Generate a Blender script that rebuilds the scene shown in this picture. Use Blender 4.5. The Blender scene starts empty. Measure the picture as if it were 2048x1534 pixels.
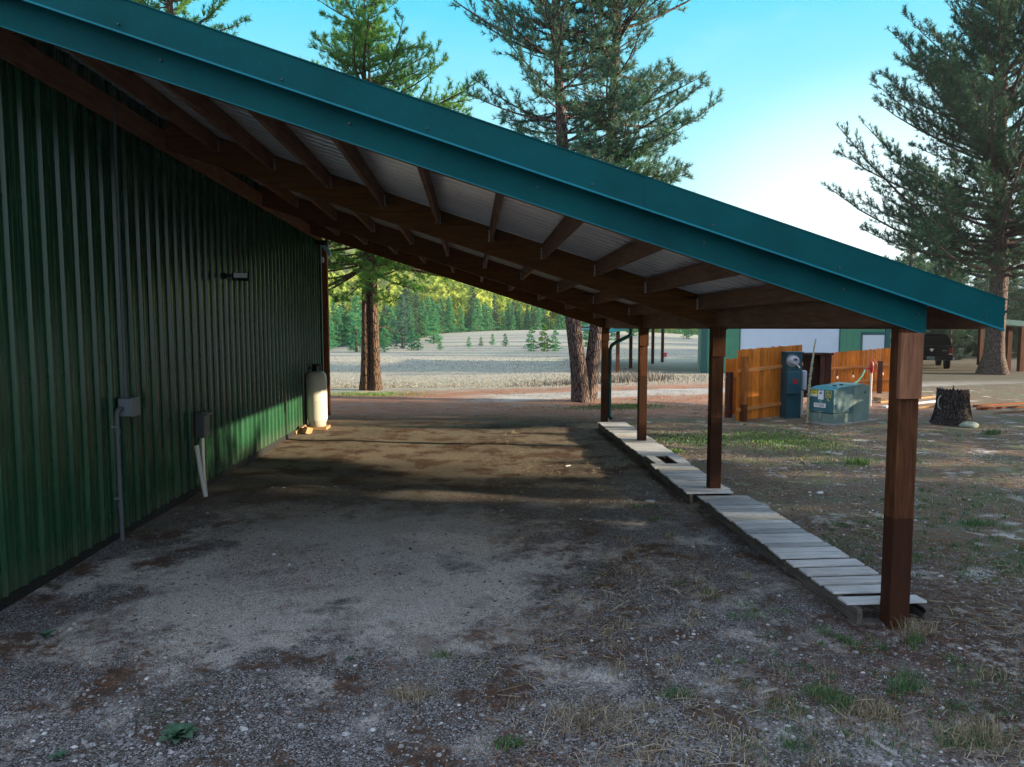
import bpy, math, random
import numpy as np
from mathutils import Vector, Matrix, Euler
R = math.radians
rnd = random.Random(7)
rng = np.random.default_rng(7)
sc = bpy.context.scene
col = sc.collection

# ------------------------------------------------------------------ camera
F = 1420.0; CH = 2.2
cam = bpy.data.cameras.new("camera"); cam_o = bpy.data.objects.new("camera", cam); col.objects.link(cam_o)
cam.sensor_width = 36; cam.lens = F/2048*36; cam.clip_start = .05; cam.clip_end = 3000
cam_o.location = (0, 0, CH); cam_o.rotation_euler = (R(90-4.43), 0, R(-3.26))
sc.camera = cam_o

# ------------------------------------------------------------------ light
SUN_EL, SUN_AZ = 11.0, 102.0          # azimuth clockwise from +Y (north); east-south-east
w = bpy.data.worlds.new("World"); sc.world = w; w.use_nodes = True
wn = w.node_tree; wn.nodes.clear()
def wnode(t): return wn.nodes.new(t)
out = wnode('ShaderNodeOutputWorld'); bg = wnode('ShaderNodeBackground'); sky = wnode('ShaderNodeTexSky')
sky.sky_type = 'NISHITA'; sky.sun_disc = False
sky.sun_elevation = R(SUN_EL); sky.sun_rotation = R(SUN_AZ); sky.air_density = 1.0; sky.dust_density = .6; sky.ozone_density = 2.0
tc = wnode('ShaderNodeTexCoord')
def wl(a, b): wn.links.new(a, b)
def wmix(f, a, b, mode='MIX'):
    n = wnode('ShaderNodeMix'); n.data_type = 'RGBA'; n.blend_type = mode
    for k, v in ((0, f), (6, a), (7, b)):
        if isinstance(v, bpy.types.NodeSocket): wl(v, n.inputs[k])
        else: n.inputs[k].default_value = v if k == 0 else (*v, 1)
    return n.outputs[2]
def wrange(v, a, b):
    n = wnode('ShaderNodeMapRange'); n.interpolation_type = 'SMOOTHSTEP'; wl(v, n.inputs['Value']); n.inputs['From Min'].default_value = a; n.inputs['From Max'].default_value = b; return n.outputs[0]
def wdot(v):
    n = wnode('ShaderNodeVectorMath'); n.operation = 'DOT_PRODUCT'; wl(tc.outputs['Generated'], n.inputs[0]); n.inputs[1].default_value = Vector(v).normalized(); return n.outputs['Value']
sx = wnode('ShaderNodeSeparateXYZ'); wl(tc.outputs['Generated'], sx.inputs[0]); el = sx.outputs[2]
# clear cyan in the north, milky near the north-eastern horizon, plain pale blue overhead and behind
north = wmix(wrange(el, .20, .46), (1.15, 2.8, 3.2), (.0, 2.0, 3.0))
back = wmix(wrange(el, .1, .8), (3.3, 3.6, 4.1), (2.9, 3.25, 4.0))
g0 = wmix(wrange(wdot((-.05, 1, .3)), .55, .80), back, north)
g1 = wmix(wrange(wdot((math.sin(R(29)), math.cos(R(29)), 00.0)), .945, .997), g0, (3.5, 4.2, 4.4))
tinted = wmix(1.0, sky.outputs[0], (.3, 1.0, 1.15), 'MULTIPLY')
cn = wnode('ShaderNodeTexNoise'); cm = wnode('ShaderNodeMapping'); cm.inputs['Scale'].default_value = (1, 1, 2.6); wl(tc.outputs['Generated'], cm.inputs[0]); wl(cm.outputs[0], cn.inputs['Vector']); cn.inputs['Scale'].default_value = 2.3; cn.inputs['Detail'].default_value = 7; cn.inputs['Roughness'].default_value = .62
cl = wnode('ShaderNodeMath'); cl.operation = 'MULTIPLY'; wl(wrange(cn.outputs['Fac'], .52, .80), cl.inputs[0]); cl.inputs[1].default_value = .22
g2 = wmix(cl.outputs[0], g1, (3.0, 3.7, 3.9))
wl(wmix(.12, g2, tinted), bg.inputs[0]); bg.inputs[1].default_value = .095
wl(bg.outputs[0], out.inputs[0])
sun = bpy.data.lights.new("sun", 'SUN'); sun.energy = 4.2; sun.angle = R(.8); sun.color = (1, .82, .56)
sun_o = bpy.data.objects.new("sun", sun); col.objects.link(sun_o)
sd = Vector((math.sin(R(SUN_AZ))*math.cos(R(SUN_EL)), math.cos(R(SUN_AZ))*math.cos(R(SUN_EL)), math.sin(R(SUN_EL))))
sun_o.rotation_euler = sd.to_track_quat('Z', 'Y').to_euler(); sun_o.location = sd*50
sc.view_settings.view_transform = 'Standard'; sc.view_settings.look = 'None'
sc.view_settings.exposure = 1.9; sc.view_settings.gamma = 1
sc.cycles.max_bounces = 6; sc.cycles.transparent_max_bounces = 6

# ------------------------------------------------------------------ pixel -> point (placement of things that stand on the ground etc.)
CR = Euler((R(90-4.43), 0, R(-3.26))).to_matrix()
def ray(px, py): return CR @ Vector(((px-1024)/F, -(py-767)/F, -1))
def G(px, py, z=0.0):
    d = ray(px, py); t = (z-CH)/d.z; return Vector((d.x*t, d.y*t, z))
def D(px, py, Y):
    d = ray(px, py); t = Y/d.y; return Vector((d.x*t, Y, CH+d.z*t))

# ------------------------------------------------------------------ node helpers
def mat(name):
    m = bpy.data.materials.new(name); m.use_nodes = True
    nt = m.node_tree; return m, nt, nt.nodes['Principled BSDF']
def setin(nt, sock, v):
    if isinstance(v, bpy.types.NodeSocket): nt.links.new(v, sock)
    elif isinstance(v, (tuple, list)) and sock.type == 'RGBA' and len(v) == 3: sock.default_value = (*v, 1)
    else: sock.default_value = v
def N(nt, t, ins=None, **props):
    n = nt.nodes.new(t)
    for k, v in props.items(): setattr(n, k, v)
    for k, v in (ins or {}).items(): setin(nt, n.inputs[k], v)
    return n
def coords(nt, scale=(1,1,1), rot=(0,0,0), kind='Object'):
    t = N(nt, 'ShaderNodeTexCoord'); m = N(nt, 'ShaderNodeMapping', {'Vector': t.outputs[kind], 'Scale': scale, 'Rotation': rot}); return m.outputs[0]
def noise(nt, vec, scale=5, detail=6, rough=.6, dist=0): return N(nt, 'ShaderNodeTexNoise', {'Vector': vec, 'Scale': scale, 'Detail': detail, 'Roughness': rough, 'Distortion': dist}).outputs['Fac']
def ramp(nt, fac, stops):
    n = N(nt, 'ShaderNodeValToRGB', {'Fac': fac}); e = n.color_ramp.elements
    while len(e) < len(stops): e.new(.5)
    for i, (p, c) in enumerate(stops):
        e[i].position = p; e[i].color = (*c, 1) if not isinstance(c, (int, float)) else (c, c, c, 1)
    return n.outputs[0]
def mix(nt, f, a, b, mode='MIX'):
    n = N(nt, 'ShaderNodeMix', data_type='RGBA', blend_type=mode); setin(nt, n.inputs['Factor'], f); setin(nt, n.inputs[6], a); setin(nt, n.inputs[7], b); return n.outputs[2]
def M(nt, op, a, b=0.0, c=None):
    n = N(nt, 'ShaderNodeMath', operation=op); setin(nt, n.inputs[0], a); setin(nt, n.inputs[1], b)
    if c is not None: setin(nt, n.inputs[2], c)
    return n.outputs[0]
def mr(nt, v, a, b, c=0.0, d=1.0):
    return N(nt, 'ShaderNodeMapRange', {'Value': v, 'From Min': a, 'From Max': b, 'To Min': c, 'To Max': d}, interpolation_type='SMOOTHSTEP').outputs[0]
def bump(nt, bsdf, h, strength=.4, dist=.02): setin(nt, bsdf.inputs['Normal'], N(nt, 'ShaderNodeBump', {'Height': h, 'Strength': strength, 'Distance': dist}).outputs['Normal'])

def wood(name, c1, c2, axis='z', rough=.75, knots=True, scale=1.0, dark_below=None, dark=(.035,.014,.009), rot=(0,0,0), isl=0):
    m, nt, b = mat(name)
    s = {'x': (1.2, 14, 14), 'y': (14, 1.2, 14), 'z': (14, 14, 1.2)}[axis]; s = tuple(v*scale for v in s)
    v = coords(nt, s, rot)
    g = noise(nt, v, 2.2, 8, .65, .6); g2 = noise(nt, coords(nt, (1,1,1)), 3.0, 4)
    c = ramp(nt, g, [(.28, c2), (.72, c1)])
    c = mix(nt, .35, c, ramp(nt, g2, [(.3, .45), (.75, 1.25)]), 'MULTIPLY')
    if knots:
        vo = N(nt, 'ShaderNodeTexVoronoi', {'Vector': coords(nt, tuple(v_*.16 for v_ in s), rot), 'Scale': 2.0, 'Randomness': 1.0}).outputs['Distance']
        c = mix(nt, mr(nt, vo, .12, .05), c, tuple(x*.25 for x in c2))
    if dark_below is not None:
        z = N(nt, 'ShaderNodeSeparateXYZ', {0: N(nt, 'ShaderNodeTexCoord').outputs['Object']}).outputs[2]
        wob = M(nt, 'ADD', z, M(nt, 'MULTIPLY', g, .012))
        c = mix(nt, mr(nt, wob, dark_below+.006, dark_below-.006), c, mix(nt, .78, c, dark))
    if isl: c = mix(nt, 1, c, ramp(nt, N(nt, 'ShaderNodeNewGeometry').outputs['Random Per Island'], [(0, 1-isl), (1, 1+isl*.5)]), 'MULTIPLY')
    setin(nt, b.inputs['Base Color'], c); b.inputs['Roughness'].default_value = rough; b.inputs['Specular IOR Level'].default_value = .12
    bump(nt, b, g, .35, .006)
    return m
def paint(name, c, rough=.4, metallic=0.0, var=.15, coat=0.0, dirt=None, bumpy=.0, spec=.5):
    m, nt, b = mat(name)
    v = coords(nt); n1 = noise(nt, v, 1.7, 5); n2 = noise(nt, v, 26, 4)
    cc = mix(nt, 1, c, ramp(nt, n1, [(.3, 1-var), (.7, 1+var)]), 'MULTIPLY')
    if dirt: cc = mix(nt, mr(nt, n2, .55, .8, 0, .5), cc, dirt)
    setin(nt, b.inputs['Base Color'], cc); b.inputs['Metallic'].default_value = metallic
    setin(nt, b.inputs['Roughness'], mr(nt, n2, .3, .7, rough*.85, rough*1.15)); b.inputs['Coat Weight'].default_value = coat
    b.inputs['Specular IOR Level'].default_value = spec
    if bumpy: bump(nt, b, n2, bumpy, .01)
    return m

MT = {}
# siding: baked enamel, dusty towards nothing in particular
m, nt, b = mat('green_siding')
v = coords(nt); stre = noise(nt, coords(nt, (1, 9, .5)), 2, 6); fine = noise(nt, v, 60, 3)
c = mix(nt, mr(nt, stre, .35, .7), (.011, .054, .026), (.021, .086, .040)); c = mix(nt, mr(nt, fine, .55, .8, 0, .25), c, (.05, .08, .055))
sp = N(nt, 'ShaderNodeSeparateXYZ', {0: N(nt, 'ShaderNodeTexCoord').outputs['Object']})
sheet_id = N(nt, 'ShaderNodeTexWhiteNoise', {'W': M(nt, 'FLOOR', M(nt, 'DIVIDE', sp.outputs[1], 1.0))}, noise_dimensions='1D').outputs['Value']
c = mix(nt, 1, c, ramp(nt, sheet_id, [(0, .82), (1, 1.18)]), 'MULTIPLY')
spl = M(nt, 'ADD', sp.outputs[2], M(nt, 'MULTIPLY', noise(nt, v, 6, 6, .7), -.5))
c = mix(nt, mr(nt, spl, .12, -.12, 0, .55), c, (.06, .08, .055))
c = mix(nt, mr(nt, noise(nt, coords(nt, (1, 16, .35)), 2, 6, .7), .62, .78, 0, .35), c, (.06, .10, .07))
setin(nt, b.inputs['Base Color'], c); setin(nt, b.inputs['Roughness'], mr(nt, stre, .3, .7, .2, .3)); b.inputs['Specular IOR Level'].default_value = .38
bump(nt, b, noise(nt, coords(nt, (1, 1, .15)), 3, 2), .25, .01)
MT['siding'] = m
MT['teal'] = paint('teal_trim_paint', (.0, .072, .082), .55, var=.22, dirt=(.003,.11,.125), spec=.10, bumpy=.04)
MT['teal_edge'] = paint('teal_trim_edge', (.005, .19, .25), .45, var=.15, spec=.2)
MT['rooftop'] = paint('green_roof_top', (.01, .10, .10), .4)
MT['gutter'] = paint('green_gutter', (.003, .05, .045), .4, spec=.3)
MT['screw'] = paint('screw_head', (.01, .05, .07), .3)
MT['darkscrew'] = paint('siding_screw', (.004, .012, .008), .5)
MT['rubber'] = paint('black_base_strip', (.008, .008, .009), .8)
MT['soffit'] = paint('pale_metal_sheet', (.68, .70, .72), .32, .45, var=.12)
MT['galv'] = paint('galvanised_metal', (.45, .46, .47), .35, .8)
WB = ((.19, .082, .022), (.06, .021, .007))
MT['beam'] = wood('stained_beam', *WB, 'x')
MT['purlin'] = wood('stained_rafter', (.30, .155, .095), (.12, .058, .034), 'y', knots=False)
MT['fir'] = wood('rough_fir_block', (.38, .18, .10), (.15, .06, .035), 'z', knots=True)
def post_mat(n, db): return wood('post_wood_'+n, (.15, .060, .027), (.045, .017, .008), 'z', dark_below=db, scale=1)  # wood turns darker below the given height
MT['cedar_post'] = wood('porch_post', (.28, .085, .03), (.12, .033, .013), 'z')
MT['fence'] = wood('cedar_fence_stain', (.74, .245, .032), (.36, .10, .012), 'z', rough=.6, dark_below=None, isl=.35)
MT['rail'] = wood('cedar_rail', (.60, .26, .09), (.36, .14, .04), 'x', knots=False)
MT['fence_post'] = wood('fence_post_stain', (.11, .045, .03), (.05, .018, .013), 'z')
MT['lumber'] = wood('bare_lumber', (.46, .29, .15), (.28, .16, .08), 'x', knots=False)
MT['pallet'] = wood('weathered_pallet', (.50, .49, .47), (.20, .20, .205), 'x', rough=.9)
MT['pallet_y'] = wood('weathered_shaded_side', (.17,.155,.14), (.05,.045,.04), 'y', rough=.9)  # weathered wood, darkened for the shadow under the deck overhang
MT['grey_pvc'] = paint('grey_conduit', (.10, .115, .13), .5, spec=.25)
MT['white_pvc'] = paint('pale_conduit', (.62, .60, .55), .55)
MT['box_metal'] = paint('grey_box', (.15, .175, .20), .45, bumpy=.05)
MT['darkbox'] = paint('dark_box', (.045, .05, .052), .5)
MT['black'] = paint('black_plastic', (.006, .006, .007), .5, spec=.2)
MT['lens'] = paint('lamp_lens', (.55, .58, .58), .25)

# ------------------------------------------------------------------ mesh helpers
def tag(o, label=None, cat=None, group=None, kind=None):
    for k, v_ in (('label', label), ('category', cat), ('group', group), ('kind', kind)):
        if v_: o[k] = v_
    return o
def empty(name, loc=(0,0,0), rz=0.0, label=None, cat=None, group=None, kind=None):
    o = bpy.data.objects.new(name, None); o.empty_display_size = .2; col.objects.link(o)
    o.location = loc; o.rotation_euler = (0, 0, rz); return tag(o, label, cat, group, kind)
def link(name, me, m, parent=None):
    o = bpy.data.objects.new(name, me); col.objects.link(o)
    for mm in (m if isinstance(m, (list, tuple)) else [m]): me.materials.append(mm)
    if parent: o.parent = parent
    return o
class MB:
    """collects shapes in the coordinates of the thing (or of the world if the parent is an unrotated empty and world=True)"""
    def __init__(s): s.v = []; s.f = []; s.sm = []; s.mi = []; s.m = 0
    def add(s, vs, fs, smooth=False):
        b = len(s.v); s.v += [tuple(x) for x in vs]; s.f += [tuple(i+b for i in f) for f in fs]; s.sm += [smooth]*len(fs); s.mi += [s.m]*len(fs); return s
    def box(s, c, d, rot=None, taper=None):
        x, y, z = (a/2 for a in d); vs = [Vector((i*x, j*y, k*z)) for k in (-1, 1) for j in (-1, 1) for i in (-1, 1)]
        if taper: vs = [Vector((q.x*(taper if q.z > 0 else 1), q.y*(taper if q.z > 0 else 1), q.z)) for q in vs]
        if rot is not None: vs = [rot @ q for q in vs]
        c = Vector(c); vs = [q+c for q in vs]
        return s.add(vs, [(0,2,3,1), (4,5,7,6), (0,1,5,4), (2,6,7,3), (0,4,6,2), (1,3,7,5)])
    def box2(s, a, b_): return s.box([(p+q)/2 for p, q in zip(a, b_)], [abs(q-p) for p, q in zip(a, b_)])
    def prism(s, poly, axis, a, b_, smooth=False):
        """poly: 2-D outline; extruded along axis from a to b"""
        n = len(poly)
        def P(u, w_, t): return {'x': (t, u, w_), 'y': (u, t, w_), 'z': (u, w_, t)}[axis]
        vs = [P(u, w_, a) for u, w_ in poly]+[P(u, w_, b_) for u, w_ in poly]
        return s.add(vs, [tuple(range(n))[::-1], tuple(range(n, 2*n))]+[(i, (i+1) % n, (i+1) % n+n, i+n) for i in range(n)], smooth)
    def tube(s, pts, rad, n=8, cap=True, smooth=True, wob=None):
        pts = [Vector(p) for p in pts]; rad = rad if isinstance(rad, (list, tuple)) else [rad]*len(pts); vs = []
        up = None
        for i, p in enumerate(pts):
            t = (pts[min(i+1, len(pts)-1)]-pts[max(i-1, 0)]).normalized()
            if up is None: up = Vector((0,0,1)) if abs(t.z) < .9 else Vector((1,0,0))
            a = t.cross(up).normalized(); bb = a.cross(t); up = bb
            for k in range(n):
                an = 2*math.pi*k/n; r_ = rad[i]*(wob(i, k) if wob else 1)
                vs.append(p+(a*math.cos(an)+bb*math.sin(an))*r_)
        fs = [(i*n+k, i*n+(k+1) % n, (i+1)*n+(k+1) % n, (i+1)*n+k) for i in range(len(pts)-1) for k in range(n)]
        s.add(vs, fs, smooth)
        if cap: s.add(vs[:n], [tuple(range(n))[::-1]]); s.add(vs[-n:], [tuple(range(n))])
        return s
    def lathe(s, prof, n=24, c=(0,0,0), smooth=True):
        vs = []; 
        for r_, z in prof:
            for k in range(n): a = 2*math.pi*k/n; vs.append((c[0]+r_*math.cos(a), c[1]+r_*math.sin(a), c[2]+z))
        fs = [(i*n+k, i*n+(k+1) % n, (i+1)*n+(k+1) % n, (i+1)*n+k) for i in range(len(prof)-1) for k in range(n)]
        s.add(vs, fs, smooth); 
        return s
    def build(s, name, m, parent=None, bevel=0.0, off=None, seg=2):
        me = bpy.data.meshes.new(name); vs = s.v
        if off is None and parent is not None and parent.get('_w'): off = parent.location
        if off is not None: vs = [(x-off[0], y-off[1], z-off[2]) for x, y, z in vs]
        me.from_pydata(vs, [], s.f); me.polygons.foreach_set('use_smooth', s.sm); me.polygons.foreach_set('material_index', s.mi); me.update()
        o = link(name, me, m, parent)
        if bevel: bm_ = o.modifiers.new('bevel', 'BEVEL'); bm_.width = bevel; bm_.segments = seg; bm_.limit_method = 'ANGLE'
        return o
def wthing(name, loc, label, cat, group=None):
    """thing whose parts are given in world coordinates"""
    o = empty(name, loc, 0, label, cat, group); o['_w'] = 1; return o
def done():
    for o in bpy.data.objects:
        if '_w' in o: del o['_w']
def copy_tree(o, parent=None):
    c = o.copy(); col.objects.link(c); c.parent = parent
    for ch in o.children: copy_tree(ch, c)
    return c
def np_mesh(name, V, Fc, m, parent=None, attr=None, smooth=False):
    """V (n,3), Fc (k,3 or 4) arrays -> one mesh"""
    me = bpy.data.meshes.new(name); V = np.asarray(V, np.float32); Fc = np.asarray(Fc, np.int32)
    me.vertices.add(len(V)); me.vertices.foreach_set('co', V.ravel())
    k = Fc.shape[1]; me.loops.add(Fc.size); me.loops.foreach_set('vertex_index', Fc.ravel())
    me.polygons.add(len(Fc)); me.polygons.foreach_set('loop_start', np.arange(0, Fc.size, k, dtype=np.int32))
    me.polygons.foreach_set('use_smooth', np.full(len(Fc), smooth))
    if attr is not None:
        a = me.attributes.new('tint', 'FLOAT', 'POINT'); a.data.foreach_set('value', np.asarray(attr, np.float32))
    me.update(calc_edges=True); me.validate()
    return link(name, me, m, parent)

# ------------------------------------------------------------------ terrain
def sstep(x, a, b_): t = np.clip((x-a)/(b_-a), 0, 1); return t*t*(3-2*t)
def terr(x, y):
    x = np.asarray(x, float); y = np.asarray(y, float)
    near = .018*np.sin(x*1.9+.7*y)*np.sin(y*1.3-.4*x)+.012*np.sin(3.7*x+1)*np.cos(2.9*y)
    h = near*np.exp(-(y/30)**2)
    ridge = 1.75*np.exp(-((x-14)/34)**2)*np.exp(-((y-112)/30)**2)      # low mound in the meadow
    h = h+ridge+.25*sstep(y, 40, 90)*np.sin(x*.06+1)
    left = 1-sstep(x/np.maximum(y, 1), .20, .48)
    h = h+sstep(y, 150, 380)*(16+52*left)*(1+.1*np.sin(x*.02))
    # path of trodden ground slightly lower
    return h
def tz(x, y): return float(terr(x, y))
def GT(px, py):
    p = G(px, py)
    d = ray(px, py)
    for _ in range(12):
        t = (tz(p.x, p.y)-CH)/d.z if abs(d.z) > 1e-6 else 1
        p = Vector((d.x*t, d.y*t, tz(p.x, p.y)))
    return p
ys = np.concatenate([np.linspace(-12, 0, 20), np.linspace(.1, 12, 150), np.linspace(12.2, 40, 120), np.geomspace(40.5, 900, 120)])
xs = np.concatenate([-np.geomspace(600, 14, 40), np.linspace(-13.5, 20, 260), np.geomspace(20.5, 600, 60)])
XX, YY = np.meshgrid(xs, ys); ZZ = terr(XX, YY)
V = np.stack([XX, YY, ZZ], -1).reshape(-1, 3); nx_ = len(xs); ii, jj = np.meshgrid(np.arange(len(ys)-1), np.arange(nx_-1), indexing='ij')
a0 = (ii*nx_+jj).ravel(); Fg = np.stack([a0, a0+1, a0+nx_+1, a0+nx_], -1)

m, nt, b = mat('ground_gravel_needles_and_meadow')
P = N(nt, 'ShaderNodeTexCoord').outputs['Object']; sp = N(nt, 'ShaderNodeSeparateXYZ', {0: P}); px_, py_ = sp.outputs[0], sp.outputs[1]
n_big = noise(nt, P, .35, 5, .6); n_mid = noise(nt, P, 1.6, 6, .65); n_sm = noise(nt, P, 9, 6, .7); n_fi = noise(nt, P, 70, 4, .7); n_str = noise(nt, coords(nt, (1, 3.5, 1), (0,0,.25)), 1.2, 6, .7)
vor = N(nt, 'ShaderNodeTexVoronoi', {'Vector': P, 'Scale': 125.0}); vcol = N(nt, 'ShaderNodeSeparateColor', {0: vor.outputs['Color']}).outputs[0]
vor2 = N(nt, 'ShaderNodeTexVoronoi', {'Vector': P, 'Scale': 210.0}); vcol2 = N(nt, 'ShaderNodeSeparateColor', {0: vor2.outputs['Color']}).outputs[1]
stone = ramp(nt, vcol, [(.0, (.022,.021,.022)), (.4, (.075,.075,.08)), (.78, (.21,.21,.225)), (.97, (.62,.63,.66))])
stone = mix(nt, .4, stone, ramp(nt, vcol2, [(.2, (.03,.03,.032)), (.95, (.55,.55,.57))]))
silt = mix(nt, .38, mix(nt, n_fi, (.30,.295,.29), (.66,.65,.65)), mix(nt, 1, stone, (1.3,1.3,1.3), 'MULTIPLY'))
worn = M(nt, 'MULTIPLY', mr(nt, M(nt, 'ADD', M(nt, 'ABSOLUTE', M(nt, 'ADD', px_, 1.2)), M(nt, 'MULTIPLY', n_big, 1.8)), 3.6, 1.6), M(nt, 'MULTIPLY', mr(nt, py_, 9.8, 7.5), mr(nt, M(nt, 'ADD', py_, M(nt, 'MULTIPLY', n_mid, 1.5)), 5.0, 6.5)))
soil = mix(nt, n_fi, (.016,.012,.011), (.11,.085,.075))
pebbly = mix(nt, mr(nt, vcol, .30, .42), soil, stone)
dust = mix(nt, mr(nt, n_fi, .3, .7), (.34,.328,.312), (.72,.70,.675)); dust = mix(nt, mr(nt, vcol2, .80, .95), dust, (.10,.095,.09)); dust = mix(nt, mr(nt, vcol, .9, .97, 0, .8), dust, (.75,.76,.78))
dm = M(nt, 'ADD', noise(nt, P, 1.3, 8, .68), M(nt, 'MULTIPLY', worn, .20))
grav = mix(nt, mr(nt, dm, .50, .64), pebbly, dust)
litter = mix(nt, mr(nt, n_sm, .35, .65), soil, mix(nt, n_fi, (.05,.028,.018), (.24,.14,.085)))
grav = mix(nt, M(nt, 'MULTIPLY', mr(nt, noise(nt, P, 1.9, 8, .75), .50, .60), mr(nt, worn, .9, .2, .25, .95)), grav, litter)
grav = mix(nt, M(nt, 'MULTIPLY', mr(nt, noise(nt, P, .9, 7, .7), .55, .66, 0, .5), mr(nt, worn, .7, .1)), grav, mix(nt, n_fi, (.02,.035,.014), (.07,.09,.035)))
rut = M(nt, 'ADD', px_, M(nt, 'MULTIPLY', M(nt, 'SUBTRACT', n_mid, .5), .35))
rutm = M(nt, 'MAXIMUM', mr(nt, M(nt, 'ABSOLUTE', M(nt, 'ADD', rut, 2.0)), .32, .12), mr(nt, M(nt, 'ABSOLUTE', M(nt, 'ADD', rut, .35)), .32, .12))
grav = mix(nt, M(nt, 'MULTIPLY', rutm, M(nt, 'MULTIPLY', mr(nt, n_big, .4, .6, .1, .55), mr(nt, py_, 3.8, 5))), grav, dust)
grav = mix(nt, mr(nt, n_sm, .60, .74, 0, .8), grav, (.035,.022,.016))
earth = mix(nt, n_sm, (.06,.048,.034), (.28,.225,.15)); earth = mix(nt, .22, earth, stone)
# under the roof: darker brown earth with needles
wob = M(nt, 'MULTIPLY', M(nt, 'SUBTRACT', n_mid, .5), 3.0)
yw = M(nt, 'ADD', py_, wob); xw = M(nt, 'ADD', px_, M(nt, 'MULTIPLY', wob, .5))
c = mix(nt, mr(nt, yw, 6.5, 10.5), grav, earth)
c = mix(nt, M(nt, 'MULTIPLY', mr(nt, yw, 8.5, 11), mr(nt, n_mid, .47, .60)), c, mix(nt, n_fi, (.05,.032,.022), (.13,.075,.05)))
# right hand yard: dirt, dead grass and gravel
yard = mix(nt, mr(nt, n_sm, .46, .66), mix(nt, mr(nt, n_fi, .3, .7), (.035,.022,.015), (.30,.20,.13)), pebbly)
yard = mix(nt, mr(nt, n_mid, .56, .66), yard, dust)
yard = mix(nt, mr(nt, noise(nt, P, 1.1, 6, .7), .46, .60, 0, .7), yard, mix(nt, n_fi, (.05,.085,.04), (.19,.22,.13)))
c = mix(nt, M(nt, 'MULTIPLY', mr(nt, xw, 2.6, 4.2), mr(nt, yw, 3.5, 6.5)), c, yard)
c = mix(nt, M(nt, 'MULTIPLY', mr(nt, M(nt, 'ADD', M(nt, 'MULTIPLY', px_, .8), wob), 1.2, 2.8), mr(nt, yw, 7, 4.5)), c, mix(nt, mr(nt, n_sm, .46, .62), litter, mix(nt, mr(nt, n_mid, .5, .62), pebbly, dust)))
# red-brown needle floor beyond the carport
need = mix(nt, n_fi, (.20,.085,.05), (.52,.27,.18)); need = mix(nt, mr(nt, n_str, .48, .62), need, mix(nt, n_fi, (.20,.15,.13), (.46,.37,.32)))
needm = M(nt, 'MULTIPLY', mr(nt, yw, 16.2, 18.5), mr(nt, xw, 17, 11))
c = mix(nt, needm, c, need)
trk = mix(nt, n_fi, (.36,.33,.31), (.55,.52,.50))
# worn pale track crossing behind the trees
ln = M(nt, 'ADD', M(nt, 'MULTIPLY', px_, -.28), py_)
tm = M(nt, 'MULTIPLY', mr(nt, M(nt, 'ABSOLUTE', M(nt, 'SUBTRACT', ln, M(nt, 'ADD', 22.3, M(nt, 'MULTIPLY', wob, .4)))), 1.5, .7), mr(nt, xw, -1, 1.5))
c = mix(nt, tm, c, trk)
# meadow
meadow = mix(nt, n_str, (.27,.245,.20), (.47,.43,.36)); meadow = mix(nt, mr(nt, noise(nt, coords(nt, (.25, 1, 1)), .16, 6, .7), .5, .68), meadow, (.34,.36,.27)); meadow = mix(nt, mr(nt, noise(nt, coords(nt, (.3, 1, 1)), .09, 7, .7), .55, .65), meadow, (.24,.235,.23))
c = mix(nt, mr(nt, M(nt, 'ADD', ln, wob), 24.6, 26.4), c, meadow)
c = mix(nt, M(nt, 'MULTIPLY', mr(nt, yw, 24, 30), mr(nt, M(nt, 'SUBTRACT', px_, M(nt, 'MULTIPLY', py_, .44)), -1, 2)), c, mix(nt, n_str, (.05,.042,.032), (.17,.145,.115)))
c = mix(nt, mr(nt, py_, 150, 200), c, (.20,.22,.08))
setin(nt, b.inputs['Base Color'], c); b.inputs['Roughness'].default_value = .95; b.inputs['Specular IOR Level'].default_value = .2
hh = M(nt, 'ADD', M(nt, 'MULTIPLY', M(nt, 'SUBTRACT', 1, vor.outputs['Distance']), .5), M(nt, 'ADD', M(nt, 'MULTIPLY', n_fi, .6), M(nt, 'MULTIPLY', n_sm, 1.5)))
bump(nt, b, hh, mr(nt, py_, 14, 32, .8, .06), .03)
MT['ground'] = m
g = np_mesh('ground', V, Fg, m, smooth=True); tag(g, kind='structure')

# ------------------------------------------------------------------ the metal shed with its lean-to
WX = -3.69; Y0, Y1 = 4.75, 17.72; SL = .3167
def zr(x): return 2.55+SL*(3.1-x)            # underside of the roof sheets
SH = wthing('metal_shed', (WX, 11, 0), 'dark green ribbed metal shed with an open teal-trimmed lean-to roof on wooden posts', 'shed')
RX = -9.8
# ribbed wall
def rib_profile(y0, y1, pitch=.25, h=.032):
    pts = []; y = y0
    while y < y1:
        for dy, dx in ((0,0), (.010,0), (.022,h), (.040,h), (.052,0), (.112,0), (.118,.005), (.126,.005), (.132,0), (.180,0), (.186,.005), (.194,.005), (.200,0)):
            if y+dy < y1: pts.append((y+dy, dx))
        y += pitch
    pts.append((y1, 0)); return pts
pr = rib_profile(Y0-.6, Y1-.02)
V = [(WX+dx, y, .09) for y, dx in pr]+[(WX+dx, y, 4.80) for y, dx in pr]+[(WX-.12, pr[0][0], .09), (WX-.12, pr[-1][0], .09), (WX-.12, pr[0][0], 4.8), (WX-.12, pr[-1][0], 4.8)]
n = len(pr); mb = MB(); mb.add(V, [(i, i+1, n+i+1, n+i) for i in range(n-1)]+[(2*n, 2*n+2, 2*n+3, 2*n+1), (n-1, 2*n+1, 2*n+3, 2*n-1), (0, n, 2*n+2, 2*n)])
mb.build('wall_panel', MT['siding'], SH)
mb = MB()      # the other walls of the shed
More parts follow.
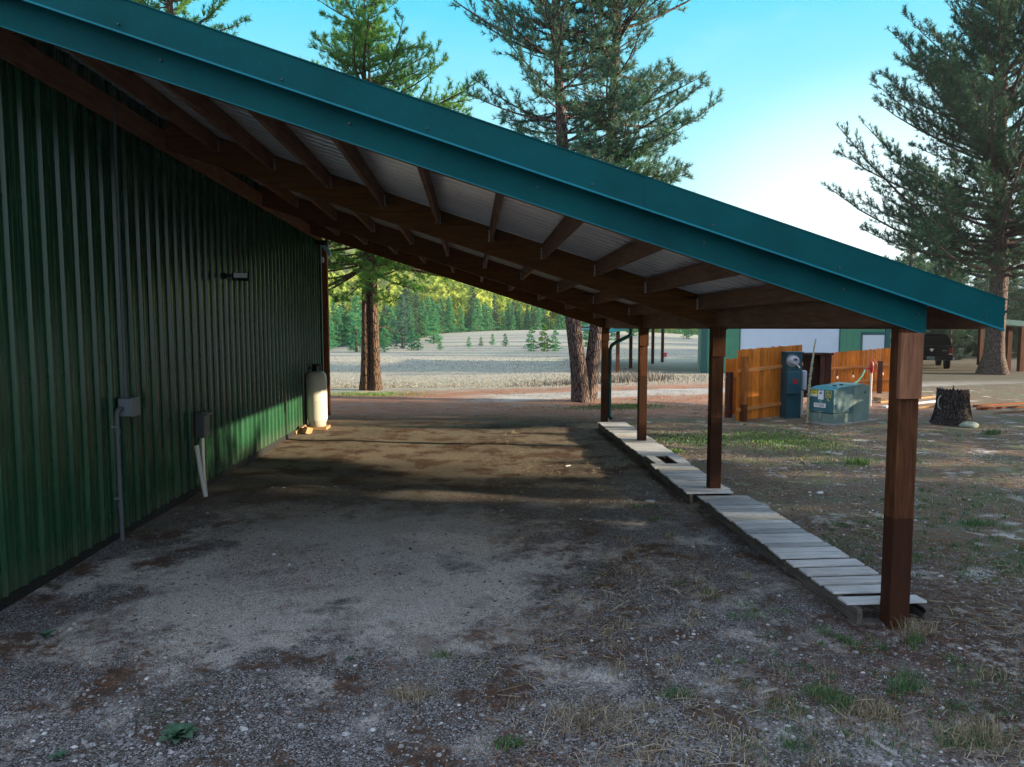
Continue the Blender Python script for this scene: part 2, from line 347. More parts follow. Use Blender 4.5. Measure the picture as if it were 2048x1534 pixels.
mb.box2((2*RX-WX, Y0-.6, .09), (2*RX-WX+.1, Y1-.02, 4.8)); mb.box2((2*RX-WX+.1, Y1-.12, .09), (WX-.12, Y1-.02, 4.8)); mb.box2((2*RX-WX+.1, Y0-.6, .09), (WX-.12, Y0-.5, 4.8))
for yy in (Y0-.6, Y1-.12): mb.prism([(2*RX-WX+.1, 4.8), (WX-.12, 4.8), (RX, zr(RX)-.05)], 'y', yy, yy+.1)
mb.build('rear_walls', MT['siding'], SH)
MB().box2((WX+.002, Y1-.07, .05), (WX+.05, Y1, 4.8)).build('corner_trim', MT['gutter'], SH)
MB().box2((WX-.10, Y0-.6, -.03), (WX+.012, Y1, .088)).build('base_strip', MT['rubber'], SH)
mb = MB()
for y, dx in [(p[0], p[1]) for p in pr if p[1] > .02][::2]:
    for z in (.32, 1.05, 1.78, 2.52, 3.25, 3.98): mb.box((WX+.003, y-.034, z), (.012, .016, .016))
o = mb.build('siding_screw', MT['darkscrew'], SH); tag(o, kind='stuff')
# roof sheets
def sheet(x0, x1, y0, y1, parent, name, ztop=0.0):
    pp = []; y = y0
    while y < y1-.1: pp += [(y, 0), (y+.014, .034), (y+.055, .034), (y+.069, 0)]; y += .19
    pp.append((y1, 0)); n = len(pp); vs = []
    for x in (x0, x1):
        for y, d in pp: vs.append((x, y, zr(x)))
    def dz(k, i): return 0
    V = [(vs[i][0], vs[i][1], vs[i][2]+pp[i % n][1]*.9+ztop) for i in range(2*n)]
    return MB().add(V, [(i, n+i, n+i+1, i+1) for i in range(n-1)]).build(name, MT['soffit'], parent)
sheet(WX-.1, 3.70, Y0+.02, Y1+.3, SH, 'roof_underside')
mb = MB()
for (xa, xb) in ((RX, 3.70),):
    mb.prism([(xa, zr(xa)+.022), (xb, zr(xb)+.022), (xb, zr(xb)+.032), (xa, zr(xa)+.032)], 'y', Y0+.02, Y1+.31)
xl = 2*RX-WX-.4; mb.prism([(RX, zr(RX)+.022), (xl, zr(RX)+.022-(RX-xl)*SL), (xl, zr(RX)+.032-(RX-xl)*SL), (RX, zr(RX)+.032)], 'y', Y0+.02, Y1+.31)
mb.build('roof', MT['rooftop'], SH)
# purlin-like rafters running away from the camera, between the main beams
BY = [8.9, 12.8, 16.5]; EY = 4.885
PXS = [-3.02+.654*i for i in range(10)]
spans = [(EY+.10, BY[0]-.05), (BY[0]+.05, BY[1]-.05), (BY[1]+.05, BY[2]-.05)]
for (ya, yb) in spans:
    for x in PXS:
        jx = rnd.uniform(-.012, .012); zt = zr(x)-.006
        q = MB().prism([(x-.021+jx, zt-.185), (x+.021+jx, zt-.185), (x+.021+jx, zt), (x-.021+jx, zt)], 'y', ya, yb).build('rafter', MT['purlin'], SH, .003)
        hb = MB(); yy = yb-.006
        for s_ in (-1, 1):
            for k in range(5): hb.box((x+s_*.028+jx, yy+.001, zt-.172+k*.030), (.014, .004, .014))
            hb.box((x+s_*.0225+jx, yy-.018, zt-.11), (.002, .030, .13))
        hh_ = hb.build('hanger', MT['galv'], q, off=SH.location)
# main beams
def beam(y, th, xr=3.24, name='beam'):
    xa = WX+.06
    MB().prism([(xa, zr(xa)-.35), (3.08, zr(3.08)-.35), (xr, zr(3.08)-.375), (xr, zr(xr)-.008), (xa, zr(xa)-.008)], 'y', y-th/2, y+th/2).build(name, BM, SH, .005)
BM = wood('stained_main_beam', *WB, 'x', rot=(0, R(18.4), 0))
for y in BY: beam(y, .088)
beam(EY+.045, .08, 3.20)
# posts
pxs = 3.16; PW = (.150, .132)
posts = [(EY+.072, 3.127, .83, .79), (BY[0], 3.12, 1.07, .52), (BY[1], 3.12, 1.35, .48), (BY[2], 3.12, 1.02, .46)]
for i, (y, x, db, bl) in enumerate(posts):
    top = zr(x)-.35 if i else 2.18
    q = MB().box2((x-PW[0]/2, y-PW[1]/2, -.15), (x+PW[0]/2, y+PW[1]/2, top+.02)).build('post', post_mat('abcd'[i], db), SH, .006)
    if i == 0:
        MB().box2((x-.100, y-PW[1]/2-.042, 2.2-.50), (x+PW[0]/2-.010, y-PW[1]/2-.002, 2.17)).build('post_block', MT['fir'], q, .004, off=SH.location)
    else:
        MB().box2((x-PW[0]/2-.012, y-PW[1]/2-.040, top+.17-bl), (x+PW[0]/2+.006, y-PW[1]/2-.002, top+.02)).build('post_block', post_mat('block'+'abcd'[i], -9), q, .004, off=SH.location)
# bands: eave board, gutter, trims
MB().box2((3.60, Y0+.10, 2.195), (3.64, Y1+.25, zr(3.64)-.008)).build('eave_board', MT['purlin'], SH, .003)
MB().box2((3.10, EY+.10, 2.215), (3.138, BY[2], zr(3.138)-.008)).build('eave_beam', MT['purlin'], SH, .003)
GO = -.06
gp = [(3.712, 2.215), (3.79, 2.205), (3.815, 2.26), (3.84, 2.31), (3.86, 2.315), (3.86, 2.33), (3.835, 2.325), (3.80, 2.25), (3.785, 2.22), (3.725, 2.225), (3.725, 2.335), (3.712, 2.335)]
gp = [(a_+GO, b2) for a_, b2 in gp]
mb = MB(); mb.prism(gp, 'y', Y0+.10, Y1+.2); mb.prism([(3.652, 2.215), (3.73, 2.205), (3.78, 2.31), (3.78, 2.325), (3.652, 2.325)], 'y', Y0+.095, Y0+.099)
mb.build('gutter', MT['gutter'], SH)
# barge trims on the near gable end: overlapping lengths, folded lower edge
def bargeseg(x0, x1, zt, zb, y, th, name, m, lip, parent=SH, plumb=True):
    mb = MB()
    mb.prism([(x0, zr(x0)+zb), (x1, zr(x1)+zb), (x1, zr(x1)+zt), (x0, zr(x0)+zt)], 'y', y, y+th)
    if lip: mb.prism([(x0, zr(x0)+zb-.002), (x1, zr(x1)+zb-.002), (x1, zr(x1)+zb+.010), (x0, zr(x0)+zb+.010)], 'y', y-.016, y-.001)
    return mb.build(name, m, parent)
YB = Y0+.0
edges = [-13, -2.15, 1.15, 3.69]
ZT, ZB = .034, -.182
for i in range(3):
    a_, b2 = edges[i], edges[i+1]
    if i == 0: a_ = RX
    bargeseg(a_, b2, ZT+.004*i, ZB, YB-.004*i, .003, 'rake_trim', MT['teal'], False)
bargeseg(RX, 3.688, ZB+.013, ZB+.001, YB-.022, .020, 'rake_trim_lip', MT['teal_edge'], False)
mb = MB()
mb.prism([(RX, zr(RX)+ZT+.002), (3.70, zr(3.70)+ZT+.002), (3.70, zr(3.70)+ZT+.010), (RX, zr(RX)+ZT+.010)], 'y', YB-.012, YB+.14); mb.build('rake_cap', MT['teal'], SH)
for i, (a_, b2) in enumerate(((RX, .0), (-.01, 3.215))):
    bargeseg(a_, b2, ZB+.03, -.352, EY-.012-.003*i, .003, 'fascia_board', MT['teal'], False)
mb = MB(); mb.prism([(RX, zr(RX)-.358), (3.213, zr(3.213)-.358), (3.213, zr(3.213)-.3525), (RX, zr(RX)-.3525)], 'y', EY-.014, EY+.002); mb.build('fascia_lip', MT['teal_edge'], SH)
# underside closing between trim and fascia
for x in (-2.95, -2.2, -1.2, -.28, .8, 1.62, 2.5, 3.55):
    MB().tube([(x, YB-.016, zr(x)+ZB+.055), (x, YB-.003, zr(x)+ZB+.055)], .008, 8).build('trim_screw', MT['screw'], SH)
for x in (-2.0, -.8, .45, 1.6, 2.6, 3.15):
    MB().tube([(x, EY-.028, zr(x)-.235), (x, EY-.012, zr(x)-.235)], .008, 8).build('trim_screw', MT['screw'], SH)
# far gable trim, wall ledger
bargeseg(RX, 3.70, .03, -.16, Y1+.31, .003, 'rake_trim', MT['teal'], False)
MB().box2((WX+.036, EY+.1, 4.30), (WX+.075, Y1, 4.53)).build('ledger', MT['purlin'], SH)
# downspout on the last post
Y_ = BY[2]+.05
mb = MB(); mb.tube([(3.72, Y_-.12, 2.22), (3.72, Y_-.12, 2.10), (3.68, Y_-.10, 2.03), (3.36, Y_-.04, 1.86), (3.28, Y_-.03, 1.80), (3.25, Y_, 1.70), (3.25, Y_, .25), (3.25, Y_-.02, .12), (3.28, Y_-.08, .08)], .043, 12)
mb.build('downspout', MT['gutter'], SH)

# far end porch post with its own rafter, trim and beam
PP = wthing('porch_frame', (-3.67, 18.2, 0), 'reddish wooden porch post and teal roof corner at the far end of the green shed', 'porch')
MB().box2((-3.735, 18.16, -.1), (-3.60, 18.30, 4.00)).build('post', MT['cedar_post'], PP, .005)
MB().box2((-5.2, 18.14, 4.003), (-3.60, 18.32, 4.26)).build('header', MT['cedar_post'], PP, .005)
mb = MB(); mb.prism([(-3.74, 4.30), (-3.50, 3.97), (-3.49, 4.10), (-3.60, 4.34), (-3.74, 4.34)], 'y', 18.05, 18.12); mb.build('roof_corner', paint('pale_blue_trim', (.25,.5,.6), .4), PP)
mb = MB(); mb.tube([(-3.80, 18.08, 3.90), (-3.66, 18.08, 3.90)], .07, 14); mb.build('porch_light', MT['lens'], PP)

# ------------------------------------------------------------------ things on the shed wall
P1 = (WX+.05, 7.640, 1.38)
T = wthing('junction_box', P1, 'grey electrical box on the green wall where the long grey conduits meet', 'electrical box')
MB().box2((WX+.034, 7.530, 1.29), (WX+.165, 7.710, 1.475)).build('box', MT['box_metal'], T, .006)
MB().box2((WX+.166, 7.525, 1.285), (WX+.176, 7.715, 1.48)).build('cover', MT['box_metal'], T, .004)
xx = WX+.075
T = wthing('conduit', (xx, 7.510, 0), 'thin grey conduit running up the green wall from the electrical box to the roof', 'conduit')
MB().tube([(xx, 7.620, 1.475), (xx, 7.620, 4.5)], .014, 8).build('pipe', MT['grey_pvc'], T)
for z in (1.50, 2.35, 3.3): MB().tube([(xx, 7.620, z), (xx, 7.620, z+.05)], .020, 8).build('coupling', MT['grey_pvc'], T)
T = wthing('conduit', (xx, 7.410, 0), 'thick grey conduit bending out of the electrical box down the green wall into the gravel', 'conduit')
arc = [(xx, 7.540, 1.375), (xx, 7.490, 1.375)]+[(xx, 7.480-.07*math.sin(a), 1.305+.07*math.cos(a)) for a in [R(15*k) for k in range(1, 7)]]+[(xx, 7.410, .6), (xx+.005, 7.410, -.05)]
MB().tube(arc, .0225, 10).build('pipe', MT['grey_pvc'], T)
for z in (.35, 1.12): MB().tube([(xx, 7.410, z), (xx, 7.410, z+.06)], .028, 10).build('coupling', MT['grey_pvc'], T)
for z in (.46, 1.2): MB().box((WX+.055, 7.410, z), (.045, .075, .02)).build('strap', MT['galv'], T)
T = wthing('disconnect_box', (WX+.06, 9.560, .9), 'dark electrical disconnect box standing off the green wall on two pale pipes', 'electrical box')
rz = Matrix.Rotation(R(8), 3, 'Y')
MB().box((WX+.11, 9.580, .93), (.11, .20, .34)).build('box', MT['darkbox'], T, .012)
mb = MB(); mb.box((WX+.172, 9.580, .92), (.014, .19, .30)); mb.box((WX+.19, 9.580, 1.07), (.05, .19, .03)); mb.build('cover', paint('dark_box_cover', (.075,.08,.085), .4), T, .006)
MB().tube([(WX+.09, 9.520, .77), (WX+.10, 9.460, .70), (WX+.10, 9.360, .69)], .012, 8).build('cable', MT['black'], T)
T2 = wthing('conduit', (WX+.1, 9.460, 0), 'pale pipe sloping from below the dark disconnect box into the gravel, the nearer one', 'conduit')
MB().tube([(WX+.10, 9.400, .68), (WX+.14, 9.410, .3), (WX+.19, 9.430, -.05)], .028, 10).build('pipe', MT['white_pvc'], T2)
T2 = wthing('conduit', (WX+.1, 9.610, 0), 'thin pale pipe standing upright beneath the dark disconnect box', 'conduit')
MB().tube([(WX+.10, 9.610, .76), (WX+.11, 9.580, .3), (WX+.16, 9.520, -.05)], .022, 10).build('pipe', MT['white_pvc'], T2)
T = wthing('flood_light', (WX+.03, 10.920, 2.95), 'small black flood lamp with a pale lens fixed high on the green wall', 'lamp')
MB().box2((WX+.034, 10.780, 2.94), (WX+.09, 10.920, 3.02)).build('bracket', MT['black'], T, .006)
MB().tube([(WX+.09, 10.850, 2.98), (WX+.17, 10.850, 2.99)], .018, 8).build('arm', MT['black'], T)
rot = Euler((R(-22), 0, R(14))).to_matrix()
MB().box((WX+.27, 10.850, 2.97), (.24, .07, .11), rot).build('housing', MT['black'], T, .008)
MB().box(Vector((WX+.27, 10.850, 2.97))+rot @ Vector((0, -.038, 0)), (.19, .008, .075), rot).build('lens', MT['lens'], T)
T = wthing('vent_pipe', (WX+.03, 17.2, 4.2), 'black horizontal pipe with a round flange sticking out high on the green wall', 'vent pipe')
MB().tube([(WX+.03, 17.2, 4.22), (WX+.28, 17.2, 4.22)], .06, 16).build('pipe', MT['black'], T)
MB().tube([(WX+.28, 17.2, 4.22), (WX+.32, 17.2, 4.22)], .10, 18).build('flange', MT['darkbox'], T)


# propane tank on its plank
tp = (-3.40, 15.78)
T = wthing('plank', (tp[0], tp[1]-.05, 0), 'short orange-brown plank under the white gas cylinder', 'plank')
o = MB().box2((tp[0]-.26, tp[1]-.24, -.02), (tp[0]+.24, tp[1]+.2, .055)).build('board', MT['lumber'], T, .004)
T = wthing('gas_cylinder', (tp[0], tp[1], .06), 'tall white propane cylinder with a black valve collar beside the green wall', 'gas cylinder')
rr = .218
prof = [(.0, .10), (rr*.80, .10), (rr*.80, .0), (rr*.84, .0), (rr*.84, .085), (rr*.90, .095), (rr, .17), (rr, .56), (rr*1.004, .565), (rr*1.004, .575), (rr, .58), (rr, 1.02), (rr*.985, 1.08), (rr*.92, 1.14), (rr*.78, 1.185), (rr*.5, 1.21), (0, 1.22)]
tm_, tn, tb = mat('cream_tank_enamel'); fz = N(tn, 'ShaderNodeSeparateXYZ', {0: N(tn, 'ShaderNodeTexCoord').outputs['Object']}).outputs[2]
cc = mix(tn, mr(tn, noise(tn, coords(tn), 9, 6, .7), .62, .75, 0, .6), (.50,.48,.42), (.26,.19,.12)); setin(tn, tb.inputs['Base Color'], cc); tb.inputs['Roughness'].default_value = .32
MB().lathe(prof, 40, (tp[0], tp[1], .056)).build('body', tm_, T)
mb = MB(); z0 = 1.25
for k in range(24):
    a_ = 2*math.pi*k/24; a2 = 2*math.pi*(k+1)/24
    hi = 1.42; lo = 1.375 if k % 8 in (2,3,4,5) else 1.235
    ro, ri = .105, .098; c0, s0, c1, s1 = math.cos(a_), math.sin(a_), math.cos(a2), math.sin(a2)
    vs = [(tp[0]+ro*c0, tp[1]+ro*s0, lo), (tp[0]+ro*c1, tp[1]+ro*s1, lo), (tp[0]+ro*c1, tp[1]+ro*s1, hi), (tp[0]+ro*c0, tp[1]+ro*s0, hi), (tp[0]+ri*c0, tp[1]+ri*s0, lo), (tp[0]+ri*c1, tp[1]+ri*s1, lo), (tp[0]+ri*c1, tp[1]+ri*s1, hi), (tp[0]+ri*c0, tp[1]+ri*s0, hi)]
    mb.add(vs, [(0,1,2,3), (5,4,7,6), (3,2,6,7), (1,0,4,5), (0,3,7,4), (2,1,5,6)])
mb.build('collar', MT['black'], T)
mb = MB(); mb.tube([(tp[0], tp[1], 1.26), (tp[0], tp[1], 1.36)], .022, 10); mb.tube([(tp[0]-.03, tp[1]-.03, 1.32), (tp[0]-.10, tp[1]-.06, 1.33)], .014, 8); mb.tube([(tp[0], tp[1], 1.36), (tp[0], tp[1], 1.385)], .04, 10); mb.build('valve', MT['darkbox'], T)
MB().tube([(tp[0]-.08, tp[1]-.05, 1.33), (tp[0]-.14, tp[1]-.03, 1.36), (tp[0]-.20, tp[1]+.05, 1.30), (tp[0]-.27, tp[1]+.15, 1.1)], .009, 8).build('hose', MT['black'], T)
def scrap(c_, d_, rot, label):
    T = wthing('wood_block', c_, label, 'wood scrap'); MB().box(c_, d_, rot).build('block', MT['lumber'], T, .004)
scrap((-3.60, 15.05, .06), (.055, .34, .12), Euler((R(18), 0, R(-28))).to_matrix(), 'offcut of lumber leaning on edge against the foot of the green wall')
scrap((-3.44, 15.0, .07), (.09, .24, .13), Euler((R(-14), R(16), R(-20))).to_matrix(), 'chunky offcut of lumber lying tilted in front of the gas cylinder')

# ------------------------------------------------------------------ pallets
PM = [wood('weathered_deck_%d' % i, a_, b2, 'x', rough=.9, scale=1.1) for i, (a_, b2) in enumerate((((.64,.65,.66), (.30,.31,.33)), ((.50,.515,.53), (.21,.22,.235)), ((.74,.67,.58), (.42,.37,.31)), ((.70,.715,.73), (.38,.395,.42)), ((.42,.45,.48), (.18,.19,.21))))]
def pallet(x0, x1, ya, yb, label, boards, rz=0, top=.135, gap_after=None, warm=()):
    top = .15
    cx, cy = (x0+x1)/2, (ya+yb)/2
    T = empty('wooden_pallet', (cx, cy, 0), rz, label, 'pallet', 'pallets laid end to end as a walkway')
    wx, wy = (x1-x0)/2, (yb-ya)/2
    for s_ in (-1, 1):
        mb = MB(); L_ = 2*wy; 
        pts = [(-wy, .018), (-wy, top-.020), (wy, top-.020), (wy, .018)]
        for c_ in (): pts += [(wy*c_+.11, .018), (wy*c_+.09, .052), (wy*c_-.09, .052), (wy*c_-.11, .018)]
        mb.prism(pts, 'x', s_*(wx-.05)-.021, s_*(wx-.05)+.021); mb.build('stringer', MT['pallet_y'], T, .003)
    for y in (-wy+.06, 0, wy-.06): MB().box((0, y, .008), (2*wx-.01, .10, .017)).build('bottom_board', MT['pallet_y'], T, .002)
    y = -wy+.012
    for k, (bw, gp_, mi) in enumerate(boards):
        if bw < .01: y += gp_; continue
        d1, d2 = rnd.uniform(-.012, .012), rnd.uniform(-.012, .012)
        rt = Matrix.Rotation(R(rnd.uniform(-.7, .7)), 3, 'Z') @ Matrix.Rotation(R(rnd.uniform(-2.2, 2.2)), 3, 'X')
        MB().box(((d1+d2)/2, y+bw/2, top-.009+rnd.uniform(-.005, .006)), (2*wx+d1-d2, bw, .018), rt).build('deck_board', PM[mi], T, .003)
        y += bw+gp_
    return T
def bl(n, L_, gap=(.010, .02), seed=0, pal=(0,0,1,3,3,4,2)):
    r_ = random.Random(seed); ws = [r_.uniform(.8, 1.3) for _ in range(n)]; gs = [r_.uniform(*gap) for _ in range(n)]
    k = (L_-.024-sum(gs[:-1]))/sum(ws); return [(w_*k, g_, r_.choice(pal)) for w_, g_ in zip(ws, gs)]
bds = bl(4, .86, (.045, .06), 3, (3, 0, 3)); 
pallet(2.80, 3.42, 4.95, 6.06, 'pallet with wide gaps and an open end round the nearest post', [(.001, .07, 0)]+bl(5, 1.02, (.055, .07), 5, (3, 0, 2)), R(.8))
pallet(2.775, 3.40, 6.08, 8.48, 'long grey pallet of close narrow boards, second from the nearest post', bl(15, 2.40, (.030, .042), 9, (0,3,3,1,0,2,4)))
pallet(2.70, 3.30, 8.62, 10.52, 'grey pallet standing slightly left of the row at the second post', bl(11, 1.90, (.030, .045), 11), R(-.3))
# pallet with boards missing
T = pallet(2.74, 3.34, 10.56, 12.62, 'pallet with missing boards, an open hole showing next to lengthwise planks', [(.001, .66, 0)]+bl(8, 1.40, (.03, .04), 17, (3,0,0,1)), 0)
for x_, w_ in ((-.17, .15), (.20, .19)):
    MB().box((x_, -1.035+.34, .143), (w_, .66, .018)).build('long_board', PM[0], T, .003)
pallet(2.76, 3.36, 12.66, 15.4, 'last grey pallet, lying at the far post by the green downspout', bl(14, 2.74, (.034, .05), 23, (3,0,0,4,2)), 0)

# ------------------------------------------------------------------ transformer, meter post, cabinet, fences, hydrant
P0 = G(1666, 851); Pa = G(1622, 846); Pb = G(1737, 843)
ang = math.atan2(Pb.y-P0.y, Pb.x-P0.x); LX = (Pb-P0).length; LY = .62
TR = empty('transformer', (P0.x, P0.y, 0), ang, 'squat green pad-mounted transformer with yellow lettering beside the meter post', 'transformer')
tg = paint('transformer_green', (.035, .125, .15), .42, var=.2, dirt=(.10,.20,.17)); tg2 = paint('transformer_side_green', (.14, .22, .205), .45, var=.3, dirt=(.2,.28,.25))
MB().box2((-.05, -.05, -.04), (LX+.28, LY+.1, .035)).build('pad', paint('concrete_pad', (.25,.25,.24), .9), TR, .01)
MB().box2((0, 0, .036), (LX*.54, LY, .26)).build('lower_cabinet', tg2, TR, .006)
mb = MB(); mb.prism([(-.025, .27), (-.025, .80), (.20, .86), (LX*.54, .88), (LX*.54, .27)], 'y', -.012, LY+.012); mb.build('hood', tg, TR, .008)
MB().prism([(LX*.545, .036), (LX*.545, .89), (LX*.8, .91), (LX, .85), (LX, .036)], 'y', -.004, LY+.02).build('tank', tg2, TR, .008)
mb = MB()
mb.tube([(LX*.86, -.012, .71), (LX*.86, -.004, .71)], .022, 10); mb.box((.30, .2, .885), (.09, .05, .02)); mb.box((.62, .25, .895), (.09, .05, .02)); mb.build('fitting', MT['black'], TR)
mb = MB(); mb.box((-.03, LY*.52, .285), (.012, .13, .02)); mb.box((-.018, LY*.52, .19), (.03, .06, .13)); mb.build('latch', MT['galv'], TR, .004)
MB().box2((LX*.5, -.018, .20), (LX*.5+.02, -.013, .28)).build('hinge', tg2, TR)
YEL = paint('yellow_label', (.70,.62,.06), .5, var=.03); WHT = paint('white_label', (.72,.74,.78), .5, var=.03); BLK = paint('label_black', (.02,.02,.025), .5); RED = paint('red_label', (.32,.01,.015), .5, var=.05); BLU = paint('label_blue', (.02,.10,.25), .5)
def ytab(y0, y1, z0, z1, m_, name, x=-.0265, parent=TR): return MB().box2((x-.003, y0, z0), (x, y1, z1)).build(name, m_, parent)
def text(s_, size, loc, rot, m_, parent, name, ext=.001):
    cu = bpy.data.curves.new(name, 'FONT'); cu.body = s_; cu.size = size; cu.extrude = ext; cu.align_x = 'CENTER'; cu.align_y = 'CENTER'; cu.space_character = 1.05
    to = bpy.data.objects.new('tmp', cu); col.objects.link(to); bpy.context.view_layer.update()
    me = bpy.data.meshes.new_from_object(to.evaluated_get(bpy.context.evaluated_depsgraph_get())); bpy.data.objects.remove(to)
    o = link(name, me, m_, parent); o.location = loc; o.rotation_euler = rot; return o
# left face looks along local -x; its writing reads from +y (left) to 0 (right)
FR = (R(90), 0, R(-90)); W_ = LY
ytab(W_*.67, W_*.92, .70, .79, YEL, 'warning_label'); ytab(W_*.69, W_*.90, .765, .783, BLK, 'warning_heading', -.0305); ytab(W_*.74, W_*.85, .715, .735, BLK, 'warning_symbol', -.0305)
ytab(W_*.66, W_*.97, .63, .675, WHT, 'warning_label'); ytab(W_*.66, W_*.97, .676, .699, YEL, 'warning_strip')
ytab(W_*.40, W_*.627, .57, .79, WHT, 'notice_label'); ytab(W_*.46, W_*.57, .70, .735, BLU, 'notice_symbol', -.0305); ytab(W_*.43, W_*.60, .768, .78, BLK, 'notice_heading', -.0305)
for t_, z_, sx_ in (('V33 3', .735, .60), ('STN', .655, .72), ('1L', .58, .72)):
    o_ = text(t_, .115, (-.031, W_*.20, z_), FR, YEL, TR, 'yellow_lettering', .0015); o_.scale = (sx_, 1, 1)
text('15', .10, (-.031, W_*.53, .525), FR, paint('pale_blue_digits', (.30,.55,.75), .5), TR, 'number').scale = (.8, 1, 1)
ytab(W_*.30, W_*.79, .385, .485, WHT, 'number_plate')
text('V12605', .095, (-.031, W_*.545, .435), FR, BLK, TR, 'plate_number').scale = (.78, 1, 1)

# meter pedestal
mp = D(1587, 775, 16.9); mg = paint('pedestal_green', (.012, .070, .10), .45, var=.2, dirt=(.03,.12,.14))
MP = empty('meter_pedestal', (mp.x, 16.9, 0), R(6), 'tall dark teal electric meter post with a round glass meter and red sticker', 'electric meter')
MB().box2((-.19, -.02, -.05), (.20, .28, 1.60)).build('cabinet', mg, MP, .006)
MB().box2((-.21, -.04, 1.602), (.23, .30, 1.635)).build('cap', mg, MP, .006)
MB().box2((-.25, -.16, .62), (.10, -.022, 1.16)).build('door_box', mg, MP, .01)
MB().box2((-.11, -.164, .86), (-.0, -.161, .98)).build('red_sticker', RED, MP)
mb = MB(); mb.tube([(-.07, -.022, 1.42), (-.07, -.05, 1.42)], .155, 24); mb.build('meter_socket', paint('meter_ring', (.35,.37,.42), .3, .6), MP)
mb = MB(); mb.tube([(-.07, -.05, 1.42), (-.07, -.16, 1.42), (-.07, -.18, 1.42)], [.12, .11, .085], 24); mb.build('meter_glass', paint('meter_cover', (.32,.34,.40), .15, coat=.5), MP)
MB().box2((-.12, -.186, 1.43), (-.03, -.182, 1.46)).build('meter_display', BLK, MP)
mb = MB(); mb.tube([(.04, -.03, 1.32), (.11, -.04, 1.24)], .03, 10); mb.build('seal_bracket', MT['galv'], MP)
# small white box and conduits behind it
bx = D(1607, 775, 17.25)
T = wthing('utility_box', (bx.x, 17.25, .55), 'small pale plastic utility box beside the dark teal meter post', 'utility box')
MB().box2((bx.x-.05, 17.2, .66), (bx.x+.07, 17.42, 1.16)).build('box', paint('pale_grey_plastic', (.42,.47,.58), .5), T, .045, seg=4)
T = wthing('conduit', (bx.x, 17.3, 0), 'thin white pipe running from the pale utility box down into the ground', 'conduit')
MB().tube([(bx.x-.03, 17.3, -.05), (bx.x-.03, 17.3, .66)], .022, 8).build('pipe', MT['white_pvc'], T)
T = wthing('conduit', (bx.x+.2, 17.6, 0), 'white pipe standing between the brown cabinet and the dried mullein stalk', 'conduit')
MB().tube([(bx.x+.10, 17.5, -.05), (bx.x+.10, 17.5, .62)], .022, 8).build('pipe', MT['white_pvc'], T)
# dark brown wooden cabinet
ca = D(1600, 757, 18.2); cb = D(1662, 757, 18.2)
T = wthing('wooden_cabinet', (ca.x, 18.2, 0), 'dark brown wooden utility cabinet with open front behind the transformer', 'cabinet')
cw = wood('dark_cabinet_wood', (.085,.035,.028), (.03,.012,.01), 'z', knots=False)
mb = MB(); mb.box2((ca.x, 18.55, .35), (cb.x-.12, 18.60, 1.50)); mb.build('back_panel', cw, T, .004)
MB().box2((ca.x-.05, 18.15, 1.503), (cb.x+.03, 18.65, 1.555)).build('top', cw, T, .004)
MB().box2((cb.x-.16, 18.2, -.05), (cb.x, 18.60, 1.50)).build('side_panel', cw, T, .004)
MB().box2((cb.x-.28, 18.22, .30), (cb.x-.162, 18.27, 1.50)).build('front_panel', wood('dark_front_panel', (.13,.055,.04), (.06,.024,.018), 'z', knots=False), T, .004)
MB().box2((ca.x+.0, 18.22, -.05), (ca.x+.10, 18.33, 1.50)).build('leg', cw, T, .004)

def fence(p0, p1, z0, z1, rails, label, front=True, bw=.135, seed=0, rail_side=-1, base0=.03, base1=.03):
    d = Vector((p1[0]-p0[0], p1[1]-p0[1], 0)); L_ = d.length; an = math.atan2(d.y, d.x); r_ = random.Random(seed)
    T = empty('wooden_fence', (p0[0], p0[1], 0), an, label, 'fence')
    n_ = max(2, round(L_/bw)); w_ = L_/n_; mb = MB()
    for k in range(n_):
        x0 = k*w_+.005; x1 = (k+1)*w_-.005; zt = z0+(z1-z0)*(k+.5)/n_+r_.uniform(-.012, .012); zb = base0+(base1-base0)*(k+.5)/n_; c_ = .022; y_ = r_.uniform(-.002, .002)
        mb.prism([(x0, zb), (x1, zb), (x1, zt-c_), (x1-c_, zt), (x0+c_, zt), (x0, zt-c_)], 'y', y_-.008, y_+.008)
    mb.build('board_panel', MT['fence'], T)
    for rzz, in [(q,) for q in rails]:
        sl_ = math.atan2(z1-z0, L_)
        MB().box((L_/2, rail_side*.030, rzz+(z1-z0)/2), (L_, .040, .085), Matrix.Rotation(-sl_, 3, 'Y')).build('rail', MT['rail'], T, .004)
    return T, an, L_
f0 = D(1473, 776, 16.35); f1 = D(1601, 776, 17.5)
T, an, L_ = fence((f0.x, 16.35), (f1.x+.03, 17.55), 1.70, 1.80, (1.20, .28), 'tallest orange cedar fence panel, with a dark post at its left end', seed=1)
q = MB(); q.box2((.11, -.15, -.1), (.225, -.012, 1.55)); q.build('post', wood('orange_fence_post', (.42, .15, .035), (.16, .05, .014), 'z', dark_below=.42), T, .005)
f2 = D(1450, 776, 17.3); f3 = D(1476, 776, 17.5)
T, an, L_ = fence((f2.x, 17.3), (f3.x+.55, 17.75), 1.44, 1.47, (.98, .22), 'narrow lower orange fence panel left of the tallest one, dark post before it', seed=2)
MB().box2((.0, -.15, -.1), (.12, -.012, 1.12)).build('post', MT['fence_post'], T, .005)
f4 = D(1600, 745, 23.4); f5 = D(1800, 745, 23.4)
T, an, L_ = fence((f4.x, 23.9), (f5.x+.35, 23.2), 1.26, 1.62, (.70, -.02+.22), 'long orange cedar fence hung with light bulbs behind the transformer', seed=3, base0=.05, base1=.05)
fx = L_*.70; MB().box2((fx, -.15, -.1), (fx+.13, -.052, 1.10)).build('post', MT['fence_post'], T, .005)
FE = T; man = an
